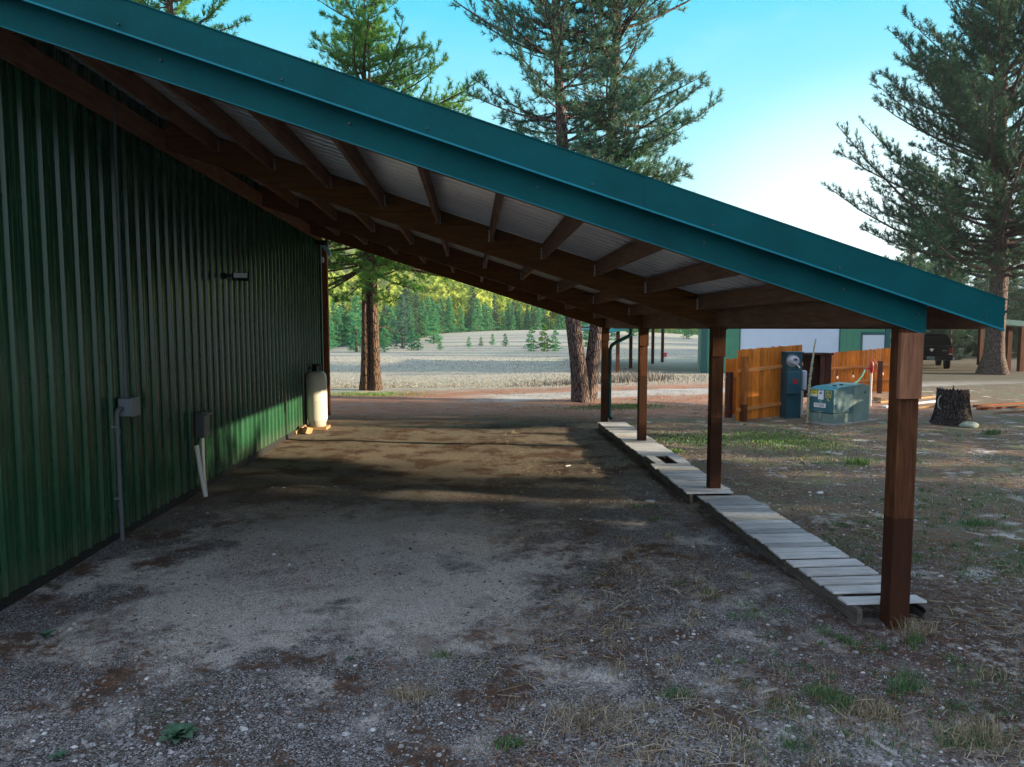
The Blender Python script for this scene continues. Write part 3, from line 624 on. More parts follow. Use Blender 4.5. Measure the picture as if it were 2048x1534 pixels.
# bulbs hung from the rail of the long fence
bulb_p = None
for i, px in enumerate((1680, 1709, 1762)):
    pos = D(px, 745, 23.4); lx = (pos.x-f4.x)/math.cos(an); lz = .70+.18*2*(lx/L_)*.98+.02
    base = FE.matrix_basis @ Vector((lx, -.10, lz-.02))
    if bulb_p is None:
        bulb_p = empty('light_bulb', base, 0, 'leftmost of the three bare bulbs hanging on the long orange fence', 'light bulb', 'bulbs strung along the long orange fence')
        mb = MB(); mb.tube([(0, 0, .0), (0, 0, -.17)], .006, 6); mb.build('cord', MT['black'], bulb_p)
        mb = MB(); mb.tube([(0, 0, -.17), (0, 0, -.24)], .026, 10); mb.build('socket', MT['black'], bulb_p)
        MB().lathe([(.015, -.24), (.032, -.27), (.04, -.31), (.03, -.345), (0, -.355)], 14).build('glass', paint('bulb_glass', (.75,.55,.42), .1, coat=1), bulb_p)
    else:
        c_ = copy_tree(bulb_p); c_.location = base; c_['label'] = ('middle' if i == 1 else 'rightmost')+' of the three bare bulbs hanging on the long orange fence'
# red yard hydrant
hp = G(1742, 815); hx, hy = hp.x, 19.6
hp = D(1742, 770, hy); hx = hp.x
T = wthing('yard_hydrant', (hx, hy, 0), 'red cast yard hydrant on a pale standpipe behind the transformer', 'hydrant')
red = paint('hydrant_red', (.35,.015,.02), .4)
MB().tube([(hx, hy, -.05), (hx, hy, .98)], .028, 10).build('standpipe', MT['white_pvc'], T)
mb = MB(); mb.tube([(hx, hy, .94), (hx, hy, 1.0), (hx, hy, 1.02), (hx, hy, 1.20), (hx, hy, 1.26)], [.04, .045, .055, .05, .03], 12); mb.build('head', red, T)
MB().tube([(hx, hy, 1.08), (hx-.10, hy, 1.07), (hx-.19, hy, 1.04)], [.035, .03, .03], 10).build('spout', red, T)
mb = MB(); mb.tube([(hx-.03, hy, 1.26), (hx, hy, 1.33), (hx+.05, hy, 1.33), (hx+.09, hy, 1.24), (hx+.15, hy, 1.18), (hx+.17, hy, 1.05), (hx+.12, hy, .98), (hx+.04, hy, 1.0)], .014, 8); mb.build('handle', red, T)
T = wthing('garden_hose', (hx-.2, hy, 0), 'pale green hose hanging from the spout of the red hydrant', 'hose')
MB().tube([(hx-.19, hy, 1.04), (hx-.23, hy-.02, .97), (hx-.30, hy-.03, .84), (hx-.42, hy-.03, .70), (hx-.70, hy-.05, .55), (hx-1.0, hy-.02, .58), (hx-1.3, hy+.1, .30), (hx-1.5, hy+.2, .02)], .018, 8).build('tube', paint('mint_hose', (.12,.5,.36), .4), T)

# dried mullein stalk between meter and transformer
ms = G(1611, 846); mm_ = paint('dry_stalk', (.34,.33,.22), .9, bumpy=.6)
T = wthing('mullein_stalk', ms, 'tall dried mullein stalk standing between the meter post and the transformer', 'plant')
y_ = ms.y
mb = MB(); path = [D(1614, 846, y_), D(1616, 810, y_), D(1620, 760, y_), D(1625, 722, y_), D(1629, 690, y_-.02), D(1632, 678, y_-.02)]
sp_ = []; 
for i in range(len(path)-1):
    for k in range(6): sp_.append(path[i].lerp(path[i+1], k/6))
sp_.append(path[-1]); kk = len(sp_)
mb.tube(sp_, [(.022-.010*i/kk)*(1+.5*rnd.random()) for i in range(kk)], 8, wob=lambda i, k: 1+.25*math.sin(i*5.1+k*2.3)); mb.build('stem', mm_, T)
mb = MB()
for k in range(70):
    t = rnd.uniform(.02, .62); p = sp_[int(t*kk)]; a_ = rnd.uniform(0, 6.28); l_ = rnd.uniform(.07, .17)*(1.1-t); d = Vector((math.cos(a_), math.sin(a_), rnd.uniform(-1.2, .1))).normalized(); sd_ = d.cross(Vector((0,0,1))).normalized()*.028
    mb.add([p, p+d*l_*.5+sd_, p+d*l_, p+d*l_*.5-sd_], [(0,1,2,3)])
mb.build('leaf', paint('dry_leaf', (.28,.31,.22), .9), T)

# ------------------------------------------------------------------ second building with white doors and open sides
BYY = 34.6
def bx_(px): return D(px, 700, BYY).x
B2 = wthing('green_garage', (bx_(1403), BYY, 0), 'green metal garage with a wide white sectional door behind the orange fences', 'garage')
xA, xB = bx_(1403), bx_(1778)
sid = paint('garage_green_siding', (.05, .24, .15), .5, var=.1); dkt = paint('garage_dark_trim', (.008, .10, .11), .45)
def ribwall(xa, xb, y, z0, z1):
    mb = MB(); x = xa
    while x < xb-.01:
        x2 = min(x+.30, xb); mb.box2((x+.008, y, z0), (x2-.008, y+.06, z1)); x = x2
    mb.box2((xa, y+.012, z0), (xb, y+.05, z1)); return mb
HT = 3.5; gd0, gd1 = bx_(1485), bx_(1682)
ribwall(xA+.30, gd0-.06, BYY, 0, HT).build('wall', sid, B2)
ribwall(gd1+.06, bx_(1723), BYY, 0, HT).build('wall', sid, B2)
ribwall(bx_(1723), bx_(1768), BYY, 2.05, HT).build('wall', sid, B2)
MB().box2((gd0-.06, BYY, 3.03), (gd1+.06, BYY+.06, HT)).build('wall', sid, B2)
mb = MB(); mb.box2((xA, BYY+.1, 0), (xA+.1, BYY+11, HT)); mb.box2((xB-.1, BYY+.1, 0), (xB, BYY+11, HT)); mb.box2((xA, BYY+11, 0), (xB, BYY+11.1, HT)); mb.build('side_walls', sid, B2)
MB().box2((xA-.02, BYY-.02, 0), (xA+.28, BYY+.05, HT)).build('corner_trim', dkt, B2)
MB().box2((bx_(1769), BYY-.02, 0), (xB+.02, BYY+.05, HT)).build('corner_trim', dkt, B2)
wd = paint('white_door_panels', (.56,.70,.88), .5, var=.04)
mb = MB(); z = .02
while z < 3.0: mb.box2((gd0, BYY+.03, z), (gd1, BYY+.07, min(z+.18, 3.0))); z += .19
mb.box2((gd0, BYY+.045, 0), (gd1, BYY+.06, 3.0)); gd = mb.build('sectional_door', wd, B2)
MB().box2((gd0-.055, BYY-.01, 0), (gd0-.003, BYY+.03, 3.03)).build('door_jamb', dkt, B2); MB().box2((gd1+.003, BYY-.01, 0), (gd1+.055, BYY+.03, 3.03)).build('door_jamb', dkt, B2)
MB().box2((bx_(1727)+.0, BYY+.02, .02), (bx_(1768), BYY+.06, 1.90)).build('entry_door', paint('entry_door_white', (.58,.68,.80), .5, var=.03), B2, .01)
MB().box2((bx_(1723), BYY-.005, 0), (bx_(1727)-.01, BYY+.03, 2.0)).build('door_jamb', dkt, B2); MB().box2((bx_(1723), BYY-.005, 1.92), (bx_(1768), BYY+.03, 2.05)).build('door_header', dkt, B2)
xm = (xA+xB)/2
mb = MB(); mb.prism([(xA-.3, HT-.05), (xm, HT+.75), (xB+.3, HT-.05), (xB+.3, HT+.05), (xm, HT+.85), (xA-.3, HT+.05)], 'y', BYY-.4, BYY+11.4); mb.build('roof', MT['rooftop'], B2)
mb = MB(); mb.prism([(xA, HT), (xB, HT), (xm, HT+.75)], 'y', BYY, BYY+.05); mb.build('gable', sid, B2)

B2.rotation_euler.z = R(-17); B2.scale.x = .885
def open_shed(name, label, posts_, roofpoly, zlow, zhigh, y0, y1, x0, x1, face):
    T = wthing(name, (posts_[0][0], posts_[0][1], 0), label, 'carport')
    for (x, y, h_) in posts_: MB().box2((x-.075, y-.075, -.1), (x+.075, y+.075, h_)).build('post', pst, T)
    mb = MB(); mb.prism([(x0, zlow), (x1, zhigh), (x1, zhigh+.06), (x0, zlow+.06)], 'y', y0, y1); mb.build('roof', MT['rooftop'], T)
    mb = MB(); mb.prism([(x0, zlow-.16), (x1, zhigh-.16), (x1, zhigh+.09), (x0, zlow+.09)], 'y', y0-.03, y0-.005); mb.build('fascia', dkt, T)
    xo = x0 if zlow < zhigh else x1; zo = min(zlow, zhigh)
    MB().box2((xo-.03, y0, zo-.14), (xo-.004, y1, zo+.07)).build('gutter', dkt, T)
    return T
pst = wood('carport_post_stain', (.13,.05,.03), (.06,.02,.013), 'z')
pl = [(G(1235, 746)), G(1261, 737), G(1305, 728), G(1324.5, 725)]
T = wthing('open_lean_to', (pl[0].x, pl[0].y, 0), 'far open shelter on thin brown posts seen between the two end posts', 'shelter')
for p in pl: MB().box2((p.x-.08, p.y-.08, -.1), (p.x+.08, p.y+.08, 2.30)).build('post', pst, T)
y0 = 34.4
pA = D(1212, 668, y0); pB = D(1262, 655, y0); 
mb = MB(); mb.prism([(pA.x, 2.05), (bx_(1280), 2.60), (xA-.3, 2.95), (xA-.3, 3.02), (pA.x, 2.14)], 'y', y0, y0+13); mb.build('roof', MT['rooftop'], T)
mb = MB(); mb.prism([(pA.x-.02, 1.93), (xA-.3, 2.85), (xA-.3, 3.06), (pA.x-.02, 2.18)], 'y', y0-.04, y0-.005); mb.build('fascia', paint('bright_teal_trim', (.02,.20,.26), .4), T)  # fascia in a brighter teal than the garage trim
MB().box2((pA.x+.5, y0+.1, 2.12), (pA.x+.62, y0+13, 2.32)).build('beam', pst, T)
# right open carport with the truck
rp = [G(1959, 730), G(1974, 736), G(2014, 742), G(2040, 743)]
T = wthing('open_carport', (rp[0].x, rp[0].y, 0), 'open carport on dark wooden posts where the black pickup is parked', 'carport')
for p in rp: MB().box2((p.x-.11, p.y-.11, -.1), (p.x+.11, p.y+.11, 2.30)).build('post', pst, T)
mb = MB(); mb.prism([(xB+.4, 3.0), (D(2090, 650, 35).x+1.0, 2.30), (D(2090, 650, 35).x+1.0, 2.38), (xB+.4, 3.08)], 'y', 35.0, 47.5); mb.build('roof', MT['rooftop'], T)
mb = MB(); mb.prism([(xB+.4, 2.88), (D(2090, 650, 35).x+1.0, 2.14), (D(2090, 650, 35).x+1.0, 2.42), (xB+.4, 3.12)], 'y', 34.94, 34.98); mb.build('fascia', dkt, T)

# ------------------------------------------------------------------ pickup truck (seen from behind)
tk = D(1861.5, 741, 37.0)
TK = empty('pickup_truck', (tk.x, 37.0, 0), R(-28), 'black pickup truck with a canopy, parked under the open carport', 'pickup truck')
bk = paint('black_truck_paint', (.003, .0035, .004), .4, var=.05, coat=0, spec=.06); tg_ = paint('dark_glass', (.002, .0025, .003), .15, spec=.15)
mb = MB(); sec = [(-.98, .60), (-1.0, .85), (-.99, 1.12), (-.96, 1.27), (.96, 1.27), (.99, 1.12), (1.0, .85), (.98, .60), (.90, .52), (-.90, .52)]
mb.prism(sec, 'y', 0, 5.5); mb.build('body', bk, TK, .03)
MB().prism([(.82, 1.275), (.95, 1.275), (.93, 1.27), (-.93, 1.27)], 'y', .1, .2) if False else None
cs = [(-.92, 1.275), (.92, 1.275), (.87, 1.55), (.74, 1.82), (.62, 1.90), (-.62, 1.90), (-.74, 1.82), (-.87, 1.55)]
mb = MB(); mb.prism(cs, 'y', .04, 2.1); mb.build('canopy', bk, TK, .03)
mb = MB(); mb.prism([(-.90, 1.275), (.90, 1.275), (.85, 1.5), (.68, 1.86), (-.68, 1.86), (-.85, 1.5)], 'y', 2.14, 3.9); mb.build('cab', bk, TK, .04)
MB().prism([(-.78, 1.34), (.78, 1.34), (.74, 1.56), (.62, 1.78), (-.62, 1.78), (-.74, 1.56)], 'y', .025, .038).build('rear_window', tg_, TK)
MB().box2((-.74, -.022, .72), (.74, -.002, 1.24)).build('tailgate', bk, TK, .02)
mb = MB(); mb.box2((-.98, -.20, .50), (.98, -.03, .68)); mb.build('bumper', paint('dark_bumper', (.008,.008,.009), .4, spec=.15), TK, .03)
for s_ in (-1, 1):
    MB().box2((s_*.88-.09, -.03, .86), (s_*.88+.09, -.003, 1.16)).build('tail_light', paint('tail_lamp_red', (.22,.01,.012), .2, coat=.6), TK, .01)
    MB().box2((s_*.88-.09, -.034, .80), (s_*.88+.09, -.003, .855)).build('reverse_light', paint('reverse_lamp', (.7,.5,.45), .2), TK, .005)
    for y in (.95, 4.55):
        mb = MB(); mb.tube([(s_*.70, y, .37), (s_*.72, y, .37), (s_*.96, y, .37), (s_*.98, y, .37)], [.31, .37, .37, .31], 28); wh = mb.build('wheel', paint('tyre_rubber', (.006,.006,.006), .9, spec=.05), TK)
        MB().tube([(s_*.975, y, .37), (s_*.99, y, .37)], .21, 20).build('rim', MT['galv'], wh)
MB().box2((-.22, -.206, .545), (.12, -.202, .70)).build('licence_plate', paint('plate_face', (.10,.14,.18), .4), TK)
mb = MB(); 
for a_, b2 in (((-.22, .69), (.12, .70)), ((-.22, .545), (.12, .555)), ((-.22, .545), (-.21, .70)), ((.11, .545), (.12, .70))): mb.box2((a_[0], -.212, a_[1]), (b2[0], -.207, b2[1]))
mb.build('plate_frame', MT['galv'], TK)
mb = MB(); mb.prism([(-.09, 1.14), (-.10, 1.08), (-.04, .98), (0, .95), (.04, .98), (.10, 1.08), (.09, 1.14), (.05, 1.10), (.02, 1.14), (-.02, 1.14), (-.05, 1.10)], 'y', -.030, -.024); mb.build('emblem', paint('chrome', (.7,.72,.75), .2, .9), TK)
mb = MB()
for k in range(5): mb.box2((.50+k*.045, -.028, 1.00), (.53+k*.045, -.0225, 1.03))
mb.build('badge', MT['galv'], TK)

# ------------------------------------------------------------------ stump, rock, lumber on the ground, small marker
def bark_mat(name, c1, c2, sc_=1.0):
    m, nt, b = mat(name); v = coords(nt, (7*sc_, 7*sc_, 1.7*sc_))
    n1 = noise(nt, v, 2.2, 8, .7, 1.2); vo = N(nt, 'ShaderNodeTexVoronoi', {'Vector': coords(nt, (9*sc_, 9*sc_, 2.4*sc_)), 'Scale': 1.6}, feature='DISTANCE_TO_EDGE').outputs['Distance']
    c = mix(nt, n1, c2, c1); c = mix(nt, mr(nt, vo, .10, .01), c, tuple(x*.35 for x in c2)); setin(nt, b.inputs['Base Color'], c); b.inputs['Roughness'].default_value = .95; b.inputs['Specular IOR Level'].default_value = .15
    bump(nt, b, M(nt, 'ADD', mr(nt, vo, 0, .25), M(nt, 'MULTIPLY', n1, .8)), .9, .05); return m
BK1 = bark_mat('pine_bark_warm', (.22,.145,.10), (.055,.038,.032)); BK2 = bark_mat('pine_bark_grey', (.23,.17,.155), (.07,.05,.048)); BK3 = bark_mat('stump_bark', (.11,.09,.09), (.022,.018,.018), 1.6)
sp0 = G(1903, 848)
T = wthing('tree_stump', sp0, 'dark cut tree stump with rough bark in the yard beyond the nearest post', 'stump')
rads = [.46, .42, .39, .36, .34, .33, .325, .32]; zs = [-.05, .04, .12, .24, .40, .56, .70, .80]; n_ = 56; V = []; Fs = []
hs = [1+.06*math.sin(k*1.3) for k in range(n_)]
for i, (r_, z) in enumerate(zip(rads, zs)):
    for k in range(n_):
        a_ = 2*math.pi*k/n_; fl = 1+(.20*max(0, math.sin(a_*4+.6))*(max(0, 1-z/.4)**1.4))+.045*math.sin(k*2.9+i*.4)+.03*math.sin(k*1.1+i)
        zz = z if i < 7 else z*(.90 if math.cos(a_-.4) > .3 else 1.03)*(1+.02*math.sin(k*3.1))
        V.append((sp0.x+r_*fl*math.cos(a_), sp0.y+r_*fl*math.sin(a_), zz))
mb = MB(); mb.add(V, [(i*n_+k, i*n_+(k+1) % n_, (i+1)*n_+(k+1) % n_, (i+1)*n_+k) for i in range(7) for k in range(n_)], True); mb.build('trunk', BK3, T)
mb = MB(); top = [(sp0.x+(x-sp0.x)*.96, sp0.y+(y-sp0.y)*.96, z-.02) for x, y, z in V[-n_:]]; mb.add(top+[(sp0.x, sp0.y, .70)], [(k, (k+1) % n_, n_) for k in range(n_)]); mb.build('cut_top', paint('grey_cut_wood', (.26,.25,.25), .9, bumpy=.4), T)
mb = MB(); mb.tube([(sp0.x-.1, sp0.y-.1, .72), (sp0.x-.06, sp0.y-.1, .86), (sp0.x-.08, sp0.y-.1, .92)], [.03, .015, .004], 6); mb.build('splinter', BK3, T)
mb = MB(); hc = (sp0.x-.38, sp0.y-.12, .52); mb.tube([(hc[0]+.02+.07*math.sin(a_)*-1, hc[1], hc[2]+.15*math.cos(a_)) for a_ in [R(20*k) for k in range(0, 10)]], .012, 6)
hT = wthing('old_wire_loop', (hc[0], hc[1], .4), 'pale curved loop of old tubing hanging on the left side of the stump', 'wire'); mb.build('loop', paint('pale_tubing', (.25,.26,.27), .6), hT)
def rock(px, py, sx, sy, sz, label, colr, seed, name='rock'):
    p = GT(px, py); r_ = random.Random(seed); mb = MB(); n_ = 20; V = []; rows = 8
    for i in range(rows+1):
        t = math.pi*i/rows
        for k in range(n_):
            a_ = 2*math.pi*k/n_; f = 1+.10*math.sin(a_*2+seed)+.07*math.sin(a_*3+t*3+seed)
            V.append((p.x+sx*math.sin(t)*math.cos(a_)*f, p.y+sy*math.sin(t)*math.sin(a_)*f, p.z+sz*.35-sz*math.cos(t)*.65*f))
    mb.add(V, [(i*n_+k, i*n_+(k+1) % n_, (i+1)*n_+(k+1) % n_, (i+1)*n_+k) for i in range(rows) for k in range(n_)], True)
    T = wthing(name, p, label, 'rock'); mb.build('stone', paint('stone_'+str(seed), colr, .9, var=.3, bumpy=.4), T)
rock(1938, 855, .19, .14, .13, 'rounded pale green-grey rock at the foot of the dark stump', (.24,.29,.24), 3)
def board(p, q, w_, th, label, m_=None, z=None, name='board', cat='board', tilt=0):
    a_ = Vector(p); c_ = Vector(q); mid = (a_+c_)/2; d = c_-a_; L_ = d.length; an_ = math.atan2(d.y, d.x); el = math.asin(d.z/L_)
    T = empty(name, mid, an_, label, cat); rot = Matrix.Rotation(-el, 3, 'Y') @ Matrix.Rotation(tilt, 3, 'X')
    MB().box((0, 0, th/2+.004), (L_, w_, th), rot).build('plank', m_ or MT['lumber'], T, .003); return T
board(G(1757, 806), G(1875, 794), .14, .05, 'bare orange-brown board on the ground, farthest of three beside the stump')
board(G(1768, 815), G(1878, 803), .14, .04, 'whitish board on the ground between two brown ones beside the stump', paint('white_board', (.62,.64,.66), .7))
board(G(1790, 824), G(1880, 811), .12, .05, 'bare brown board on the ground, nearest of three beside the stump')
board(G(1750, 800), G(1766, 803), .12, .10, 'stubby brown lumber offcut on end of the boards near the long fence')
board(G(1948, 814), G(2080, 806), .09, .05, 'thin reddish pole on the ground right of the stump, the farthest one', MT['cedar_post'])
board(G(1955, 819), G(2085, 814), .08, .05, 'thin brown pole on the ground right of the stump, the middle one', MT['cedar_post'])
board(G(1992, 826), G(2095, 821), .07, .04, 'thin pale brown pole on the ground right of the stump, the nearest one', MT['lumber'])
pk = GT(1329.5, 722); T = wthing('pink_marker', pk, 'small pink marker flag standing in the meadow by the far shelter', 'marker')
MB().tube([(pk.x, pk.y, pk.z-.05), (pk.x, pk.y, pk.z+.35)], .012, 6).build('stake', MT['galv'], T); MB().box((pk.x, pk.y, pk.z+.42), (.28, .04, .30)).build('flag', paint('pink', (.9,.12,.2), .5), T, .05)

# ------------------------------------------------------------------ trees
def foliage(name, dark, light, yellow=None, trans=.25):
    m, nt, b = mat(name); at = N(nt, 'ShaderNodeAttribute', attribute_name='tint').outputs['Fac']
    n1 = noise(nt, coords(nt), .8, 4); c = mix(nt, at, dark, light)
    c = mix(nt, mr(nt, n1, .4, .65, 0, .5), c, yellow or light)
    b.inputs['Roughness'].default_value = .6; b.inputs['Specular IOR Level'].default_value = .25
    setin(nt, b.inputs['Base Color'], c)
    tr = N(nt, 'ShaderNodeBsdfTranslucent', {'Color': c}); ms_ = N(nt, 'ShaderNodeMixShader', {0: trans, 1: b.outputs[0], 2: tr.outputs[0]})
    nt.links.new(ms_.outputs[0], nt.nodes['Material Output'].inputs[0]); return m
FO = {'dark': foliage('dark_needles', (.022,.055,.035), (.055,.12,.065), (.05,.14,.06)),
      'mid': foliage('green_grey_needles', (.045,.095,.068), (.12,.20,.13), (.07,.21,.09)),
      'lit': foliage('yellow_green_needles', (.035,.13,.03), (.12,.30,.05), (.17,.32,.04), .35),
      'mint': foliage('mint_green_needles', (.05,.22,.12), (.12,.40,.22), (.22,.44,.14), .5),
      'blue': foliage('blue_green_needles', (.05,.12,.10), (.12,.24,.19), (.10,.22,.17), .3),
      'hill': foliage('hill_yellow_needles', (.30,.46,.10), (.62,.68,.16), (.72,.70,.18), .55)}
def needles(O, Dn, nd, Ln, Wn, spread=1.0, seed=0):
    """O, Dn (n,3): tuft origins and directions -> verts, faces, tint"""
    g_ = np.random.default_rng(seed); n = len(O); O = np.repeat(O, nd, 0); Dn = np.repeat(Dn, nd, 0); tt = np.repeat(g_.random(n), nd)
    r_ = g_.normal(size=O.shape); r_ /= np.linalg.norm(r_, axis=1, keepdims=True)
    d = Dn+spread*r_; d /= np.linalg.norm(d, axis=1, keepdims=True)+1e-9
    s_ = np.cross(d, g_.normal(size=O.shape)); s_ /= np.linalg.norm(s_, axis=1, keepdims=True)+1e-9
    l = Ln*g_.uniform(.6, 1.15, (len(O), 1)); o2 = O+Dn*g_.uniform(-.3, .3, (len(O), 1))*Ln
    V = np.stack([o2-s_*Wn*.5, o2+s_*Wn*.5, o2+d*l], 1).reshape(-1, 3); Fc = np.arange(len(V)).reshape(-1, 3)
    return V, Fc, np.repeat(tt, 3)
def pine(seed, H, base, rad, step=.36, per=5, tw=1.0, tufts=3, nd=10, Ln=.15, Wn=.018, path=None, tr=.2, wseg=4, droop=-.12, lift=.28, gap=.12, trad=None, wood=True, vary=1.0, vs=.5, dead=1.0):
    """returns (wood MB, foliage arrays). path(h)->(x,y) of the trunk; rad(t) crown radius, t=0 at the base of the crown"""
    r_ = random.Random(seed); path = path or (lambda h: (0, 0)); mb = MB(); O = []; Dn = []
    hs_ = [i*H/26 for i in range(27)]
    trf = trad or (lambda h: max(.02, tr*max(0, 1-h/H)**.85)*(1+.45*math.exp(-h/.35)))
    h = base
    while h < H-.15:
        t = (h-base)/(H-base); RR = rad(t)
        for k in range(per):
            if r_.random() < gap: continue
            az = r_.uniform(0, 2*math.pi); hh = h+r_.uniform(-step*.8, step*.8); L = RR*(r_.uniform(.4, 1.0) if r_.random() < .75 else r_.uniform(.95, 1.28))
            if L < .12: L = .12
            x, y = path(hh); el = droop+(lift+.35)*t+r_.uniform(-.24, .26)*vary
            dx, dy = math.cos(az), math.sin(az); pts = []; nseg = 5
            cv = r_.uniform(-.25, .25)
            for i in range(nseg+1):
                s_ = i/nseg; ex = az+cv*s_
                zz = hh+L*(el*s_+lift*s_*s_*.9*(1-.3*t)); pts.append(Vector((x+math.cos(ex)*L*s_, y+math.sin(ex)*L*s_, zz)))
            if wood: mb.tube(pts, [max(.008, (.014+.012*L)*(1-.85*i/nseg)) for i in range(nseg+1)], 4, cap=False)
            nt_ = max(2, int((L*4.2+2)*tw))
            for j in range(nt_):
                s_ = .22+.78*(j+r_.random())/nt_; fi = s_*nseg; i0 = min(nseg-1, int(fi)); p = pts[i0].lerp(pts[i0+1], fi-i0); bd = (pts[i0+1]-pts[i0]).normalized()
                sg = 1 if j % 2 else -1; an_ = sg*r_.uniform(.5, 1.2); td = Vector((bd.x*math.cos(an_)-bd.y*math.sin(an_), bd.x*math.sin(an_)+bd.y*math.cos(an_), bd.z+r_.uniform(-vs*.5, vs))).normalized()
                tl = (L*.26*(1.15-s_)+.14)*r_.uniform(.7, 1.3)
                if wood and tl > .2: mb.tube([p, p+td*tl], [.008, .004], 3, cap=False)
                if wood and r_.random() < .16: continue
                for q in range(tufts):
                    u = (q+1)/tufts; O.append(p+td*tl*u+Vector((r_.uniform(-1,1), r_.uniform(-1,1), r_.uniform(-1,1)))*.05); Dn.append((td*.8+Vector((0, 0, .35+.3*r_.random()))))
            O.append(pts[-1]); Dn.append((pts[-1]-pts[-2]).normalized()+Vector((0,0,.3)))
        h += step*r_.uniform(.8, 1.2)
    if wood:
        for k in range(int(10*dead)):                                  # dead snags below and inside the crown
            hh = r_.uniform(base*.45, base+(H-base)*.35); x, y = path(hh); az = r_.uniform(0, 6.28); L = r_.uniform(.4, 1.6); p0_ = Vector((x, y, hh)); d = Vector((math.cos(az), math.sin(az), r_.uniform(-.5, .15)))
            pts = [p0_, p0_+d*L*.5+Vector((0, 0, r_.uniform(-.1, .1))), p0_+d*L+Vector((r_.uniform(-.2, .2), r_.uniform(-.2, .2), r_.uniform(-.3, .1)))]; mb.tube(pts, [.022, .014, .005], 4, cap=False)
            for j in range(4):
                q = pts[1].lerp(pts[2], r_.random()); mb.tube([q, q+Vector((r_.uniform(-.3, .3), r_.uniform(-.3, .3), r_.uniform(-.35, .1)))], [.007, .003], 3, cap=False)
    x, y = path(H)
    for q in range(4): O.append(Vector((x, y, H-.12*q))); Dn.append(Vector((0,0,1)))
    tm = MB(); rr_ = r_.uniform(0, 9)
    tm.tube([(path(h_)[0], path(h_)[1], h_-(.25 if h_ == 0 else 0)) for h_ in hs_], [trf(h_) for h_ in hs_], 16, wob=lambda i, k: 1+.06*math.sin(k*2.4+rr_)+(.22*max(0, math.sin(k*math.pi/4+rr_)) if i == 0 else .05*math.sin(k*1.7+i)))
    return tm, mb, needles(np.array([tuple(o) for o in O]), np.array([tuple(o) for o in Dn]), nd, Ln, Wn, 1.25, seed)
def merge(A, B): return (np.concatenate([A[0], B[0]]), np.concatenate([A[1], B[1]+len(A[0])]), np.concatenate([A[2], B[2]]))
def make_tree(name, loc, label, parts, fo, bark, cat='tree', group=None, rz=0.0):
    T = empty(name, loc, rz, label, cat, group); tm = MB(); br = MB(); fa = None
    for t_, b_, f_ in parts:
        for src, dst in ((t_, tm), (b_, br)):
            k = len(dst.v); dst.v += src.v; dst.f += [tuple(i+k for i in f) for f in src.f]; dst.sm += src.sm; dst.mi += src.mi
        fa = f_ if fa is None else merge(fa, f_)
    tm.build('trunk', bark, T)
    if br.v: br.build('branches', bark, T)
    np_mesh('crown', fa[0], fa[1], fo, T, fa[2]); return T

# the double-stemmed pine beyond the end of the drive
ta = G(742, 780)
def padd(a_): return a_
mk = [pine(11, 14.6, 4.3, lambda t: min(3.7, 7.0*(1-t)**.95)+.12, step=.30, per=5, tw=1.0, tufts=4, nd=18, Ln=.17, Wn=.021, vs=.9, path=lambda h: (-.165+.01*h, 0), tr=.26, droop=-.42, trad=lambda h: max(.02, .175*max(0, 1-h/14.6)**.8)*(1+.55*math.exp(-h/.4))),
      pine(12, 13.4, 4.6, lambda t: min(3.4, 6.0*(1-t)**.95)+.12, step=.42, per=4, tw=1.0, tufts=4, nd=18, Ln=.17, Wn=.021, vs=.9, path=lambda h: (.17-.005*h, -.04), tr=.24, droop=-.40, trad=lambda h: max(.02, .175*max(0, 1-h/13.4)**.8)*(1+.5*math.exp(-h/.4)))]
make_tree('pine_tree', (ta.x, ta.y, 0), 'bright green pine with two stems grown together, standing beyond the gas cylinder', mk, FO['lit'], BK1)
# forked pine at the far end of the walkway
tb_ = G(1163, 803)
def fk1(h): 
    p = D(1165+(-25)*min(h/3.2, 1)-(32*max(0, min((h-3.2)/8, 1))), 700, tb_.y); return (p.x-tb_.x, 0)
def fk2(h):
    x = 1177+18*min(h/2.3, 1)+(22*max(0, min((h-2.3)/4, 1)))+14*max(0, (h-6.3)/6); p = D(x, 700, tb_.y); return (p.x-tb_.x, .12)
mk = [pine(21, 17.0, 5.6, lambda t: (2.9 if t > .25 else 2.2+2.8*t)*(1-max(0, t-.5)*1.2), step=.31, per=5, tw=1.05, tufts=4, nd=18, Ln=.17, Wn=.020, vs=1.0, path=fk1, dead=3, droop=-.06, gap=.2, trad=lambda h: max(.03, .255*max(0, 1-h/17)**.75)*(1+.35*math.exp(-h/.5))),
      pine(22, 17.5, 4.5, lambda t: (3.0 if t > .2 else 2.2+4*t)*(1-max(0, t-.5)*1.1), step=.31, per=5, tw=1.05, tufts=4, nd=18, Ln=.17, Wn=.020, vs=1.0, path=fk2, dead=3, droop=-.12, gap=.16, trad=lambda h: max(.03, .235*max(0, 1-h/17.5)**.75)*(1+.3*math.exp(-h/.5)))]
make_tree('pine_tree', (tb_.x, tb_.y, 0), 'tall pine forking low into two long trunks beside the far carport post', mk, FO['mid'], BK2)
# big pine at the right
td_ = G(1986, 748)
def big(seed, H=23.0, base=4.8, R0=7.4): return pine(seed, H, base, lambda t: R0*(.85+.6*min(t*5, 1)*.4)*max(0, 1-t*1.02)**1.0+.35, step=.34, per=7, tw=1.1, tufts=4, nd=15, Ln=.24, Wn=.030, vs=.9, tr=.5, droop=.05, lift=.42, gap=.1, path=lambda h: (-.012*h+.12*math.sin(h*.4+seed), 0), trad=lambda h: max(.04, .42*max(0, 1-h/H)**.8)*(1+.8*math.exp(-h/.5)))
BIG = make_tree('pine_tree', (td_.x, td_.y, 0), 'huge dark pine with a flared trunk at the right, in front of the open carport', [big(31)], FO['dark'], BK2)
